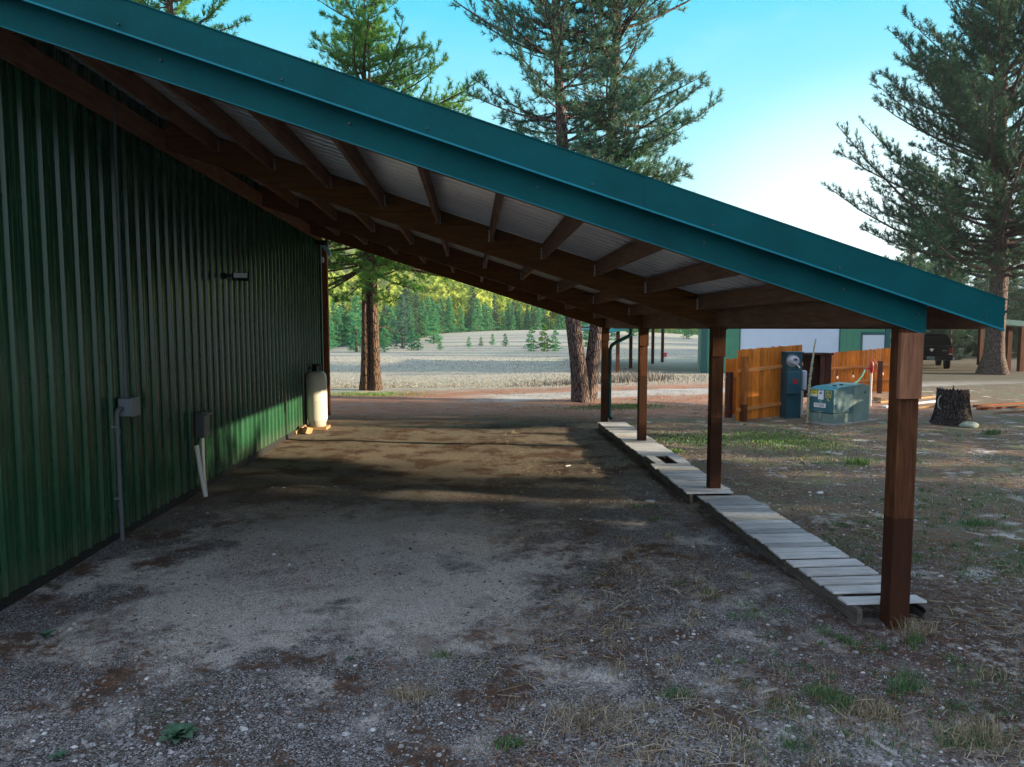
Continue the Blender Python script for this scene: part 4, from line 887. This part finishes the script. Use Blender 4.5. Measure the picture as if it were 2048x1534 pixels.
# copies out on the sunny side, which shade the yard
def place(T0, loc, rz, s_, label, group=None, sz=None):
    c_ = copy_tree(T0); c_.location = (loc[0], loc[1], tz(loc[0], loc[1])); c_.rotation_euler = (0, 0, rz); c_.scale = (s_, s_, sz or s_); c_['label'] = label
    if group: c_['group'] = group
    elif 'group' in c_: del c_['group']
    return c_
SHADE = []
# yellow-green pine over the shed roof at top left
te = D(330, 60, 25)
UL = make_tree('pine_tree', (te.x, 25.5, 0), 'yellow-green pine crown showing above the shed roof at top left', [pine(41, 17, 5, lambda t: 3.1*(1-t)**.6+.2, step=.4, per=6, tufts=4, nd=10, Ln=.2, Wn=.03, tr=.3)], FO['lit'], BK1)
# middle-size copies round the right back
S1 = make_tree('pine_tree', (36, 52, 0), 'grey-green slender pine in the dark wood behind the carport, nearest the huge pine', [pine(51, 15, 2.5, lambda t: 2.6*(1-t)**.8+.2, step=.45, per=5, tw=.9, tufts=3, nd=8, Ln=.28, Wn=.05, tr=.22)], FO['mid'], BK2)
S2 = make_tree('pine_tree', (38, 60, 0), 'dark bushy pine in the wood behind the parked pickup truck', [pine(52, 11, .12, lambda t: 2.4*(1-t)**.8+.2, step=.45, per=6, tw=.9, tufts=3, nd=8, Ln=.28, Wn=.055, tr=.2)], FO['dark'], BK2)
r_ = random.Random(5)
for k in range(46):
    u = r_.uniform(.63, .98); y = r_.uniform(47, 84) if k < 30 else r_.uniform(47, 60); x = u*y
    place(r_.choice((S1, S2, S2)), (x, y), r_.uniform(0, 6), r_.uniform(.6, .95) if k < 30 else r_.uniform(.4, .6), 'dark pine standing in the dense wood at the right behind the carport', 'pines of the dark wood at the right')

# far wood: three light prototypes
def small(seed, H, R0, base=.2, nd=7, Ln=.34, Wn=.09, step=.5, per=6, tw=.7, wood_=False, pw=.8): return pine(seed, H, base, lambda t: R0*(1-t)**pw+.08, step=step, per=per, tw=tw, tufts=2, nd=nd, Ln=Ln, Wn=Wn, tr=.14, wood=wood_, droop=-.05, lift=.1)
protos = [small(61, 9, 1.9, nd=10), small(62, 7, 2.2, nd=10), small(63, 11, 1.9, 1.8, nd=10)]
def pt(i): 
    tm, mb_, f_ = protos[i]; return f_
spec = [('young_pine', 'mint', 0, 'slim mint green pine in the front row of trees beyond the meadow'), ('bushy_pine', 'mint', 1, 'bushy mint green pine in the front row of trees beyond the meadow'), ('tall_pine', 'mid', 2, 'taller grey-green pine with a bare lower trunk in the front row beyond the meadow')]
base_t = []
r_ = random.Random(9)
def edge_y(px): return np.interp(px, [560, 650, 700, 760, 820, 900, 1000, 1150, 1400, 1500], [66, 66, 72, 74, 82, 106, 118, 122, 128, 130])
def far_tree(i, px, dy, s_, first_label=None, fo=None):
    nm, f_, pi, lab = spec[i]; Y = float(edge_y(px))+dy; x = (px-943)/F*Y
    for bt in base_t:
        if bt[0] == (i, fo):
            return place(bt[1], (x, Y), r_.uniform(0, 6), s_, lab, lab.split(' in the')[0]+'s along the far edge of the meadow')
    T = make_tree(nm, (x, Y, tz(x, Y)), lab, [protos[pi]], FO[fo or f_], BK2, group=lab.split(' in the')[0]+'s along the far edge of the meadow'); T.scale = (s_,)*3
    base_t.append(((i, fo), T)); return T
for k in range(190):
    px = r_.uniform(600, 1420); far_tree(r_.choice((0,0,1,1,2)), px, abs(r_.gauss(0, 11)), r_.uniform(.36, .64))
def single(px, Y, s_, proto, fo, label, name='young_pine'):
    x = (px-943)/F*Y; T = make_tree(name, (x, Y, tz(x, Y)), label, [proto], FO[fo], BK2); T.scale = (s_,)*3; return T
single(806, 70, .62, small(71, 8.5, 2.1, .1, Ln=.25, Wn=.06, nd=9, step=.35), 'blue', 'broad blue-grey spruce standing alone at the edge of the meadow', 'spruce_tree')
single(716, 64, .72, small(72, 7, 1.6, .1), 'mint', 'bushy pale green pine half hidden behind the double-stemmed trunk')
single(868, 78, .5, protos[0], 'mint', 'vivid green slim young pine between the spruce and the mound')
r_ = random.Random(77)
for px, s_, lb in ((1063, .30, 'leftmost of the three small pines on the meadow mound'), (1090, .34, 'middle of the three small pines on the meadow mound, bright green'), (1111, .27, 'rightmost of the three small pines on the meadow mound')):
    single(px, 62, s_, protos[1], 'lit' if 'middle' in lb else 'mint', lb)
for i, (px, Y, s_) in enumerate(((938, 70, .10), (962, 72, .09), (985, 74, .11), (1010, 72, .12), (880, 66, .1), (824, 66, .18), (838, 66, .14), (770, 63, .2), (1190, 70, .6), (1225, 90, .5), (1270, 92, .35), (1378, 88, .2))):
    x = (px-943)/F*Y; place([b_[1] for b_ in base_t if b_[0][0] == 1][0], (x, Y), i, s_*1.5, 'tiny pine seedling dotted about the meadow', 'pine seedlings dotted about the meadow')
# hillside wood: one mass
hp_ = small(64, 9, 2.0, .3, nd=5, Ln=.75, Wn=.30, step=.8, per=5, tw=.45); FV, FF, FT = hp_[2]
Vs = []; Ts = []; n1 = len(FV)
g_ = np.random.default_rng(3)
for k in range(560):
    Y = g_.uniform(135, 390); u = g_.uniform(-.30, .40); x = u*Y
    s_ = g_.uniform(.8, 1.5); a_ = g_.uniform(0, 6.28); ca_, sa_ = math.cos(a_), math.sin(a_); W = FV*s_; W = np.stack([W[:,0]*ca_-W[:,1]*sa_+x, W[:,0]*sa_+W[:,1]*ca_+Y, W[:,2]+tz(x, Y)], -1)
    Vs.append(W); Ts.append(np.clip(FT*.5+g_.random()*.6, 0, 1))
Vs = np.concatenate(Vs); o = np_mesh('hillside_wood', Vs, np.arange(len(Vs)).reshape(-1, 3), FO['hill'], None, np.concatenate(Ts)); tag(o, 'sunlit yellow-green conifer wood covering the far hillside', 'woodland', kind='stuff')
# pines added on the sunny side to shade yard and drive (outside the frame to the right)
for i, (x, y, rz, s_) in enumerate(((19.5, .8, .3, .66), (22, -8, 1.0, .9), (20, 14.8, 4, .46), (33, -5.5, 2.9, .9), (40, -6, .7, .9), (50, 9, 1.5, .5), (52, -8, 3.5, 1.0))):
    SHADE.append(place(BIG, (x, y), rz, s_, 'large unseen pine shading the drive from the east', 'large unseen pines shading the drive from the east'))

for i, (x, y, rz, s_) in enumerate(((15, 5.4, .3, 1.6), (16, -2.2, 2, 1.6), (15.5, -8.5, 4, 1.6), (17, 15.2, 1, 1.3))):  # bushes added out of view to stop sun passing under the big crowns
    place(S2, (x, y), rz, s_, 'bushy unseen pine added east of the drive for shade', 'bushy unseen pines added east of the drive for shade')

for i, y in enumerate((7.4, 8.9, 10.4, 11.9, 13.2)):  # flattened pine copies added out of view to keep low sun off the yard
    place(S2, (14.2+.4*(i % 2), y), i*1.1, .5, 'low bushy pine added unseen east of the yard to block sun', 'low bushy pines added unseen east of the yard to block sun', sz=.235)

# ------------------------------------------------------------------ ground cover: stones, needles, straw, grass
def scatter(n, ymin, ymax, xl, xr, power=1.0, seed=1):
    g_ = np.random.default_rng(seed); u = g_.random(n); y = ymin*(ymax/ymin)**(u**power); x = g_.uniform(0, 1, n); x = xl(y)+(xr(y)-xl(y))*x; return x, y
def tintmat(name, stops, rough=.9, trans=0):
    m, nt, b = mat(name); at = N(nt, 'ShaderNodeAttribute', attribute_name='tint').outputs['Fac']; c = ramp(nt, at, stops); setin(nt, b.inputs['Base Color'], c); b.inputs['Roughness'].default_value = rough; b.inputs['Specular IOR Level'].default_value = .25; return m
# pebbles: squashed octahedra-like stones
def pebbles(n, x, y, size, seed, m_, name, label):
    g_ = np.random.default_rng(seed); z = terr(x, y); base = []
    for i, (zc, rr_) in enumerate(((-.6, .6), (.0, 1.0), (.65, .62))):
        for k in range(5): a_ = 2*math.pi*(k+.5*i)/5; base.append((rr_*math.cos(a_), rr_*math.sin(a_), zc))
    base.append((0, 0, 1.0)); base = np.array(base); nb = len(base); fc = []
    for i in range(2):
        for k in range(5): a_, b_, c_, d_ = i*5+k, i*5+(k+1) % 5, (i+1)*5+(k+1) % 5, (i+1)*5+k; fc += [(a_, b_, c_), (a_, c_, d_)]
    for k in range(5): fc.append((10+k, 10+(k+1) % 5, 15))
    fc = np.array(fc); s_ = size(g_, n); sx = s_*g_.uniform(.7, 1.3, n); sy = s_*g_.uniform(.6, 1.1, n); szz = s_*g_.uniform(.3, .65, n); a_ = g_.uniform(0, 6.28, n)
    B = base[None]*(1+g_.normal(0, .12, (n, nb, 3))); X = B[:,:,0]*sx[:,None]; Yv = B[:,:,1]*sy[:,None]; Zv = B[:,:,2]*szz[:,None]
    V = np.stack([X*np.cos(a_)[:,None]-Yv*np.sin(a_)[:,None]+x[:,None], X*np.sin(a_)[:,None]+Yv*np.cos(a_)[:,None]+y[:,None], Zv+(z+szz*.25)[:,None]], -1).reshape(-1, 3)
    Fc = (fc[None]+(np.arange(n)*nb)[:,None,None]).reshape(-1, 3); t = np.repeat(g_.random(n), nb)
    o = np_mesh(name, V, Fc, m_, None, t); tag(o, label, 'gravel', kind='stuff'); return o
STN = tintmat('stone_chips', [(0, (.06,.058,.055)), (.5, (.17,.17,.175)), (.85, (.31,.31,.325)), (.95, (.44,.45,.47)), (1, (.62,.63,.65))], .85)
LX_ = lambda y: np.maximum(WX+.05, -.95*y-.5); RX_ = lambda y: np.minimum(1.0*y+1, 12)
def patchy(x, y, s=1.0, o=0.0): return .5+.25*np.sin(x*1.7*s+1.3*np.sin(y*1.1*s+o))+.25*np.sin(y*2.3*s+1.7*np.sin(x*1.4*s+2*o))
x, y = scatter(80000, 3.0, 15, LX_, RX_, 1.25, 1); k = (patchy(x, y) > rng.random(len(x))*.9); x, y = x[k], y[k]
dusty = (x < 1.4) & (y > 4.5); k = ((y < 10.2) | (x > 2)) & ~(dusty & (rng.random(len(x)) < .72)); x, y = x[k], y[k]
pebbles(len(x), x, y, lambda g_, n: .0025+.004*g_.random(n)+.016*g_.random(n)**9+.0005*y, 4, STN, 'gravel', 'grey and whitish gravel chips scattered over the drive and yard')
# needle litter and straw
def sticks(x, y, ln, wd, seed, m_, name, label, cat, lift=.012, up=.15):
    g_ = np.random.default_rng(seed); n = len(x); z = terr(x, y)+g_.random(n)*lift; a_ = g_.uniform(0, 6.28, n); L_ = ln(g_, n); e = g_.uniform(-up, up, n); W_ = wd(g_, n)
    d = np.stack([np.cos(a_)*L_, np.sin(a_)*L_, e*L_], -1)*.5; s_ = np.stack([-np.sin(a_)*W_, np.cos(a_)*W_, g_.uniform(-.5, .5, n)*W_], -1)*.5; c_ = np.stack([x, y, z+np.abs(d[:,2])+.003], -1)
    mid = c_+np.stack([g_.normal(0, .06, n)*L_, g_.normal(0, .06, n)*L_, np.abs(g_.normal(0, .05, n))*L_], -1)
    V = np.stack([c_-d-s_, c_-d+s_, mid+s_, mid-s_, c_+d+s_, c_+d-s_], 1).reshape(-1, 3); b_ = (np.arange(n)*6)[:,None]
    Fc = np.concatenate([b_+np.array([[0,1,2,3]]), b_+np.array([[3,2,4,5]])], 1).reshape(-1, 4)
    o = np_mesh(name, V, Fc, m_, None, np.repeat(g_.random(n), 6)); tag(o, label, cat, kind='stuff'); return o
NL = tintmat('fallen_needles', [(0, (.03,.014,.009)), (.6, (.15,.065,.035)), (1, (.36,.18,.10))])
ST = tintmat('dry_straw', [(0, (.16,.12,.07)), (.6, (.28,.23,.15)), (1, (.48,.42,.30))])
x, y = scatter(90000, 3.0, 26, lambda y: np.maximum(WX+.05, -.95*y-.5), lambda y: np.minimum(1.0*y+1, 12), 1.0, 2); k = (patchy(x, y, 1.3, 2)+.25*(x > 1.5) > .35+rng.random(len(x))*.6); x, y = x[k], y[k]
sticks(x, y, lambda g_, n: .02+.05*g_.random(n)+.001*y, lambda g_, n: .0014+.0003*y, 5, NL, 'needle_litter', 'reddish brown fallen pine needles lying over gravel and earth', 'needle litter')
x, y = scatter(30000, 3.0, 20, lambda y: -.2+.05*y, lambda y: np.minimum(1.0*y+1.5, 14), 1.0, 3); k = (patchy(x, y, 1.1, 4) > .45+rng.random(len(x))*.45); x, y = x[k], y[k]
sticks(x, y, lambda g_, n: .05+.14*g_.random(n)**2, lambda g_, n: .002+.00035*y, 6, ST, 'straw', 'pale dry grass straws lying in the yard', 'straw', .02, .25)
# grass blades
def blades(x, y, h_, w_, seed, m_, name, label=None, cat=None, lean=.5, parent=None, kind='stuff', zoff=None):
    g_ = np.random.default_rng(seed); n = len(x); z = terr(x, y) if zoff is None else np.full(n, zoff); a_ = g_.uniform(0, 6.28, n); H_ = h_*g_.uniform(.45, 1.1, n); l = g_.uniform(0, lean, n)*H_
    wv = (w_ if np.ndim(w_) else np.full(n, w_)); b_ = g_.uniform(0, 6.28, n)
    base = np.stack([x, y, z-.004], -1); dr = np.stack([np.cos(a_), np.sin(a_), 0*a_], -1); sd_ = np.stack([np.cos(b_), np.sin(b_), 0*a_], -1)*wv[:,None]*.5
    mid = base+dr*l[:,None]*.35+np.array([0,0,1])*H_[:,None]*.55; tip = base+dr*l[:,None]+np.array([0,0,1])*(H_*.95-.25*l)[:,None]
    V = np.stack([base-sd_, base+sd_, mid-sd_*.8, mid+sd_*.8, tip], 1).reshape(-1, 3); o_ = (np.arange(n)*5)[:,None]
    Fc = np.concatenate([o_+np.array([[0,1,3]]), o_+np.array([[0,3,2]]), o_+np.array([[2,3,4]])], 1).reshape(-1, 3)
    o = np_mesh(name, V, Fc, m_, parent, np.repeat(g_.random(n), 5))
    if label: tag(o, label, cat, kind=kind)
    return o
GR = tintmat('green_grass', [(0, (.035,.09,.035)), (.6, (.07,.17,.06)), (1, (.22,.27,.14))]); GR2 = tintmat('bright_grass', [(0, (.05,.13,.03)), (.6, (.10,.22,.05)), (1, (.24,.30,.12))]); DG = tintmat('dry_meadow_grass', [(0, (.20,.18,.145)), (.5, (.25,.225,.18)), (1, (.30,.27,.22))]); BR = tintmat('brown_brush', [(0, (.12,.11,.10)), (1, (.30,.28,.26))])
def clumps(n, ymin, ymax, xl, xr, seed, per, rad_):
    g_ = np.random.default_rng(seed); x, y = scatter(n, ymin, ymax, xl, xr, 1.0, seed); k = patchy(x, y, .8, seed) > .35+g_.random(n)*.5; x, y = x[k], y[k]; s_ = g_.uniform(.4, 1.3, len(x))
    X = np.repeat(x, per)+g_.normal(0, 1, len(x)*per)*np.repeat(s_, per)*rad_; Y = np.repeat(y, per)+g_.normal(0, 1, len(x)*per)*np.repeat(s_, per)*rad_; return X, Y
X, Y = clumps(1300, 3.4, 24, lambda y: 1.0+.12*y, lambda y: np.minimum(1.0*y+1.5, 20), 8, 34, .05); k = ~((X > 2.65) & (X < 3.5) & (Y < 16) & (Y > 5)); X, Y = X[k], Y[k]
blades(X, Y, .05, .003+.0005*Y, 8, GR, 'grass', 'sparse short green grass growing in the yard', 'grass')
X, Y = clumps(300, 3.3, 20, lambda y: .1+.17*y, lambda y: np.minimum(1.0*y+1.5, 18), 12, 40, .06); k = ~((X > 2.65) & (X < 3.5) & (Y < 16) & (Y > 5)); X, Y = X[k], Y[k]
blades(X, Y, .075, .0025+.0004*Y, 9, ST, 'dry_grass', 'sparse dry yellowish grass growing in the yard', 'grass', 1.1)
# lawn-like green patches
def patch(px, py, wx, wy, n, h_, m_, seed, label):
    p = GT(px, py); g_ = np.random.default_rng(seed); x = p.x+g_.normal(0, wx, n); y = p.y+g_.normal(0, wy, n); blades(x, y, h_, .010, seed, m_, 'grass_patch', label, 'grass')
patch(1560, 880, .6, .75, 4200, .07, GR2, 31, 'bright green grass patch in the yard in front of the fence')
patch(1385, 878, .5, .35, 2200, .06, GR, 32, 'green grass patch between the two middle posts')
patch(1230, 816, .9, .3, 2400, .06, GR2, 33, 'green grass patch at the foot of the forked pine')
patch(735, 789, .9, .45, 2400, .07, GR2, 34, 'lime green grass patch by the double-stemmed trunk')
patch(1250, 812, .5, .3, 1400, .06, GR, 35, 'green grass strip beside the downspout post')
# meadow
g_ = np.random.default_rng(40); n = 32000; y = 26.5*(80/26.5)**(g_.random(n)**1.5); x = (g_.uniform(-.32, .46, n))*y; k = (y-.28*x > 26+g_.normal(0, .6, n)) & ~((x > bx_(1290)) & (y > 33) & (y < 48)); x, y = x[k], y[k]
blades(x, y, (.05+.07*patchy(x, y, .12, 1))*np.clip(1.3-y/80, .3, 1), .005+.0007*y, 41, DG, 'meadow_grass', 'pale dry meadow grass beyond the trees', 'grass', .6)
g_ = np.random.default_rng(43); n = 3500; t = g_.random(n)**.6; x = 1.5+6.5*t+g_.normal(0, .4, n); y = 26.3+.45*(x-1.5)+np.abs(g_.normal(0, 1.3, n)); blades(x, y, np.repeat(.42, n)*(.2+.8*t), .022, 44, BR, 'dry_brush', 'low brown-grey brush at the near edge of the meadow', 'brush', .7)
# named tufts near the camera
def tuft(px, py, n, h_, rad_, m_, label, seed, lean=.9, name='grass_tuft', w_=.0035):
    p = GT(px, py); g_ = np.random.default_rng(seed); T = wthing(name, p, label, 'grass tuft')
    x = g_.normal(0, rad_, n); y = g_.normal(0, rad_*.6, n); o = blades(x, y, h_, w_, seed, m_, 'blades', None, None, lean, T, zoff=0.0)
tuft(1640, 1392, 260, .085, .055, GR, 'dense dark green tuft, left one of the pair of green tufts at bottom right', 51)
tuft(1682, 1408, 200, .08, .045, GR, 'dark green tuft close right of the densest tuft at bottom right', 52)
tuft(1748, 1432, 260, .12, .07, ST, 'straw-coloured dry tuft right of the dark green tufts', 53, 1.4)
tuft(1810, 1380, 200, .10, .06, GR, 'thin green tuft behind the straw-coloured tuft at bottom right', 54)
tuft(1950, 1485, 320, .13, .09, ST, 'big shaggy half-dry tuft at the bottom right edge', 55, 1.3)
tuft(1945, 1490, 160, .11, .07, GR, 'green blades inside the shaggy half-dry tuft at the bottom right edge', 56)
tuft(1828, 1283, 160, .085, .04, GR, 'small dark green tuft at the foot of the nearest post', 57)
tuft(1835, 1268, 160, .15, .07, ST, 'dry straw tuft spreading at the foot of the nearest post', 58, 1.4)
tuft(1355, 1392, 200, .07, .06, GR, 'pale green spiky tuft in the gravel at bottom centre right', 59)
tuft(820, 1395, 200, .10, .08, ST, 'dry yellowish tuft in the gravel at bottom centre', 60, 1.6)
tuft(885, 1312, 160, .05, .05, GR, 'dark green weed tuft in the middle of the gravel', 61)
tuft(1180, 1440, 420, .10, .16, ST, 'wide mat of flattened straw in the gravel at bottom centre', 62, 2.2)
tuft(1020, 1490, 130, .05, .045, GR, 'small leafy green tuft below the mat of straw', 63, w_=.008)
tuft(1715, 928, 200, .14, .12, GR2, 'leafy bright green weed beyond the walkway, near the nearest post', 64, w_=.012)
tuft(1345, 905, 220, .10, .10, GR2, 'yellow-green weed beside the walkway hole', 65, w_=.01)
tuft(1955, 1050, 240, .10, .10, GR, 'green tuft in the yard right of the nearest post', 66, w_=.006)
tuft(1985, 868, 200, .14, .10, GR, 'dark green tuft on the ground right of the stump', 67, w_=.012)
# broad-leaved rosettes
def rosette(px, py, n, L_, label, seed, m_):
    p = GT(px, py); r_ = random.Random(seed); T = wthing('broadleaf_weed', p, label, 'plant'); mb = MB()
    for k in range(n):
        a_ = 2*math.pi*k/n*1.0+r_.uniform(-.3, .3); el = r_.uniform(.25, .6) if k % 2 else r_.uniform(.8, 1.3); l_ = L_*r_.uniform(.7, 1.1); w_ = l_*.26; rows = []
        d = Vector((math.cos(a_), math.sin(a_), 0)); s_ = Vector((-math.sin(a_), math.cos(a_), 0))
        for i in range(7):
            t = i/6; z = l_*math.sin(el)*(t-.45*t*t*1.3); c_ = p+d*l_*math.cos(el)*t+Vector((0, 0, z+.01)); ww = w_*math.sin(math.pi*min(.97, t*.88+.1))**.8
            rows.append([c_-s_*ww+Vector((0, 0, ww*.35)), c_, c_+s_*ww+Vector((0, 0, ww*.35))])
        V = [v_ for row in rows for v_ in row]; mb.add(V, [(i*3+j, i*3+j+1, i*3+j+4, i*3+j+3) for i in range(6) for j in range(2)], True)
    mb.build('leaves', m_, T)
LF = paint('woolly_leaf', (.05,.12,.07), .75, var=.25, bumpy=.3)
rosette(358, 1478, 14, .135, 'broad-leaved mullein rosette in the gravel at bottom left', 1, LF)
rosette(92, 1275, 6, .09, 'small flat broad-leaved weed near the green wall at left', 2, LF)
rosette(120, 1520, 5, .08, 'little weed with narrow leaves at the bottom left corner', 3, LF)
rosette(700, 1322, 5, .05, 'tiny dark green weed left of the middle of the gravel', 4, LF)
# wood chips and bits
def chip(px, py, L_, w_, an_, label, m_=None):
    p = GT(px, py); T = empty('wood_chip', (p.x, p.y, p.z+.004), an_, label, 'wood chip'); MB().prism([(-L_/2, -w_*.3), (L_*.3, -w_/2), (L_/2, w_*.1), (L_*.2, w_/2), (-L_*.45, w_*.45)], 'z', 0, .008).build('chip', m_ or CM, T)
CM = wood('grey_splinter', (.50,.48,.47), (.28,.27,.27), 'x', knots=False)
chip(1535, 1385, .17, .022, .35, 'longest pale wood splinter lying in the gravel at bottom right')
chip(1605, 1415, .085, .02, -.5, 'short pale wood splinter below the longest one')
chip(1302, 1280, .07, .022, 1.3, 'pale wood chip in the gravel left of the walkway end')
chip(1580, 1278, .06, .025, .9, 'small pale wood chip in front of the walkway end')
chip(1772, 1500, .16, .03, -1.15, 'long grey splinter standing out at the bottom right below the dry tuft')
chip(1590, 1300, .05, .018, .4, 'tiny pale chip just below the chip at the walkway end')
chip(1490, 1160, .10, .012, .1, 'thin brown twig of wood beside the walkway', MT['pallet_y'])
rock(1300, 1002, .075, .06, .012, 'flat pale disc-like stone beside the second pallet', (.45,.47,.5), 5, 'flat_stone')
rock(1640, 987, .05, .035, .03, 'small white stone in the yard beyond the walkway', (.55,.56,.58), 6, 'small_stone')
chip(1136, 932, .12, .05, .7, 'curled white scrap lying on the earth under the roof', WHT)
# ------------------------------------------------------------------ the morning air
m = bpy.data.materials.new('air'); m.use_nodes = True; m.node_tree.nodes.clear()
o_ = m.node_tree.nodes.new('ShaderNodeOutputMaterial'); pv = m.node_tree.nodes.new('ShaderNodeVolumePrincipled'); pv.inputs['Color'].default_value = (.93, .97, 1, 1); pv.inputs['Density'].default_value = .00032; pv.inputs['Anisotropy'].default_value = .2
m.node_tree.links.new(pv.outputs[0], o_.inputs['Volume'])
hz = MB().box2((-640, -30, -2.2), (640, 920, 115)).build('haze', m); tag(hz, kind='stuff', label='pale morning haze over the meadow and the far wood', cat='haze')
done()
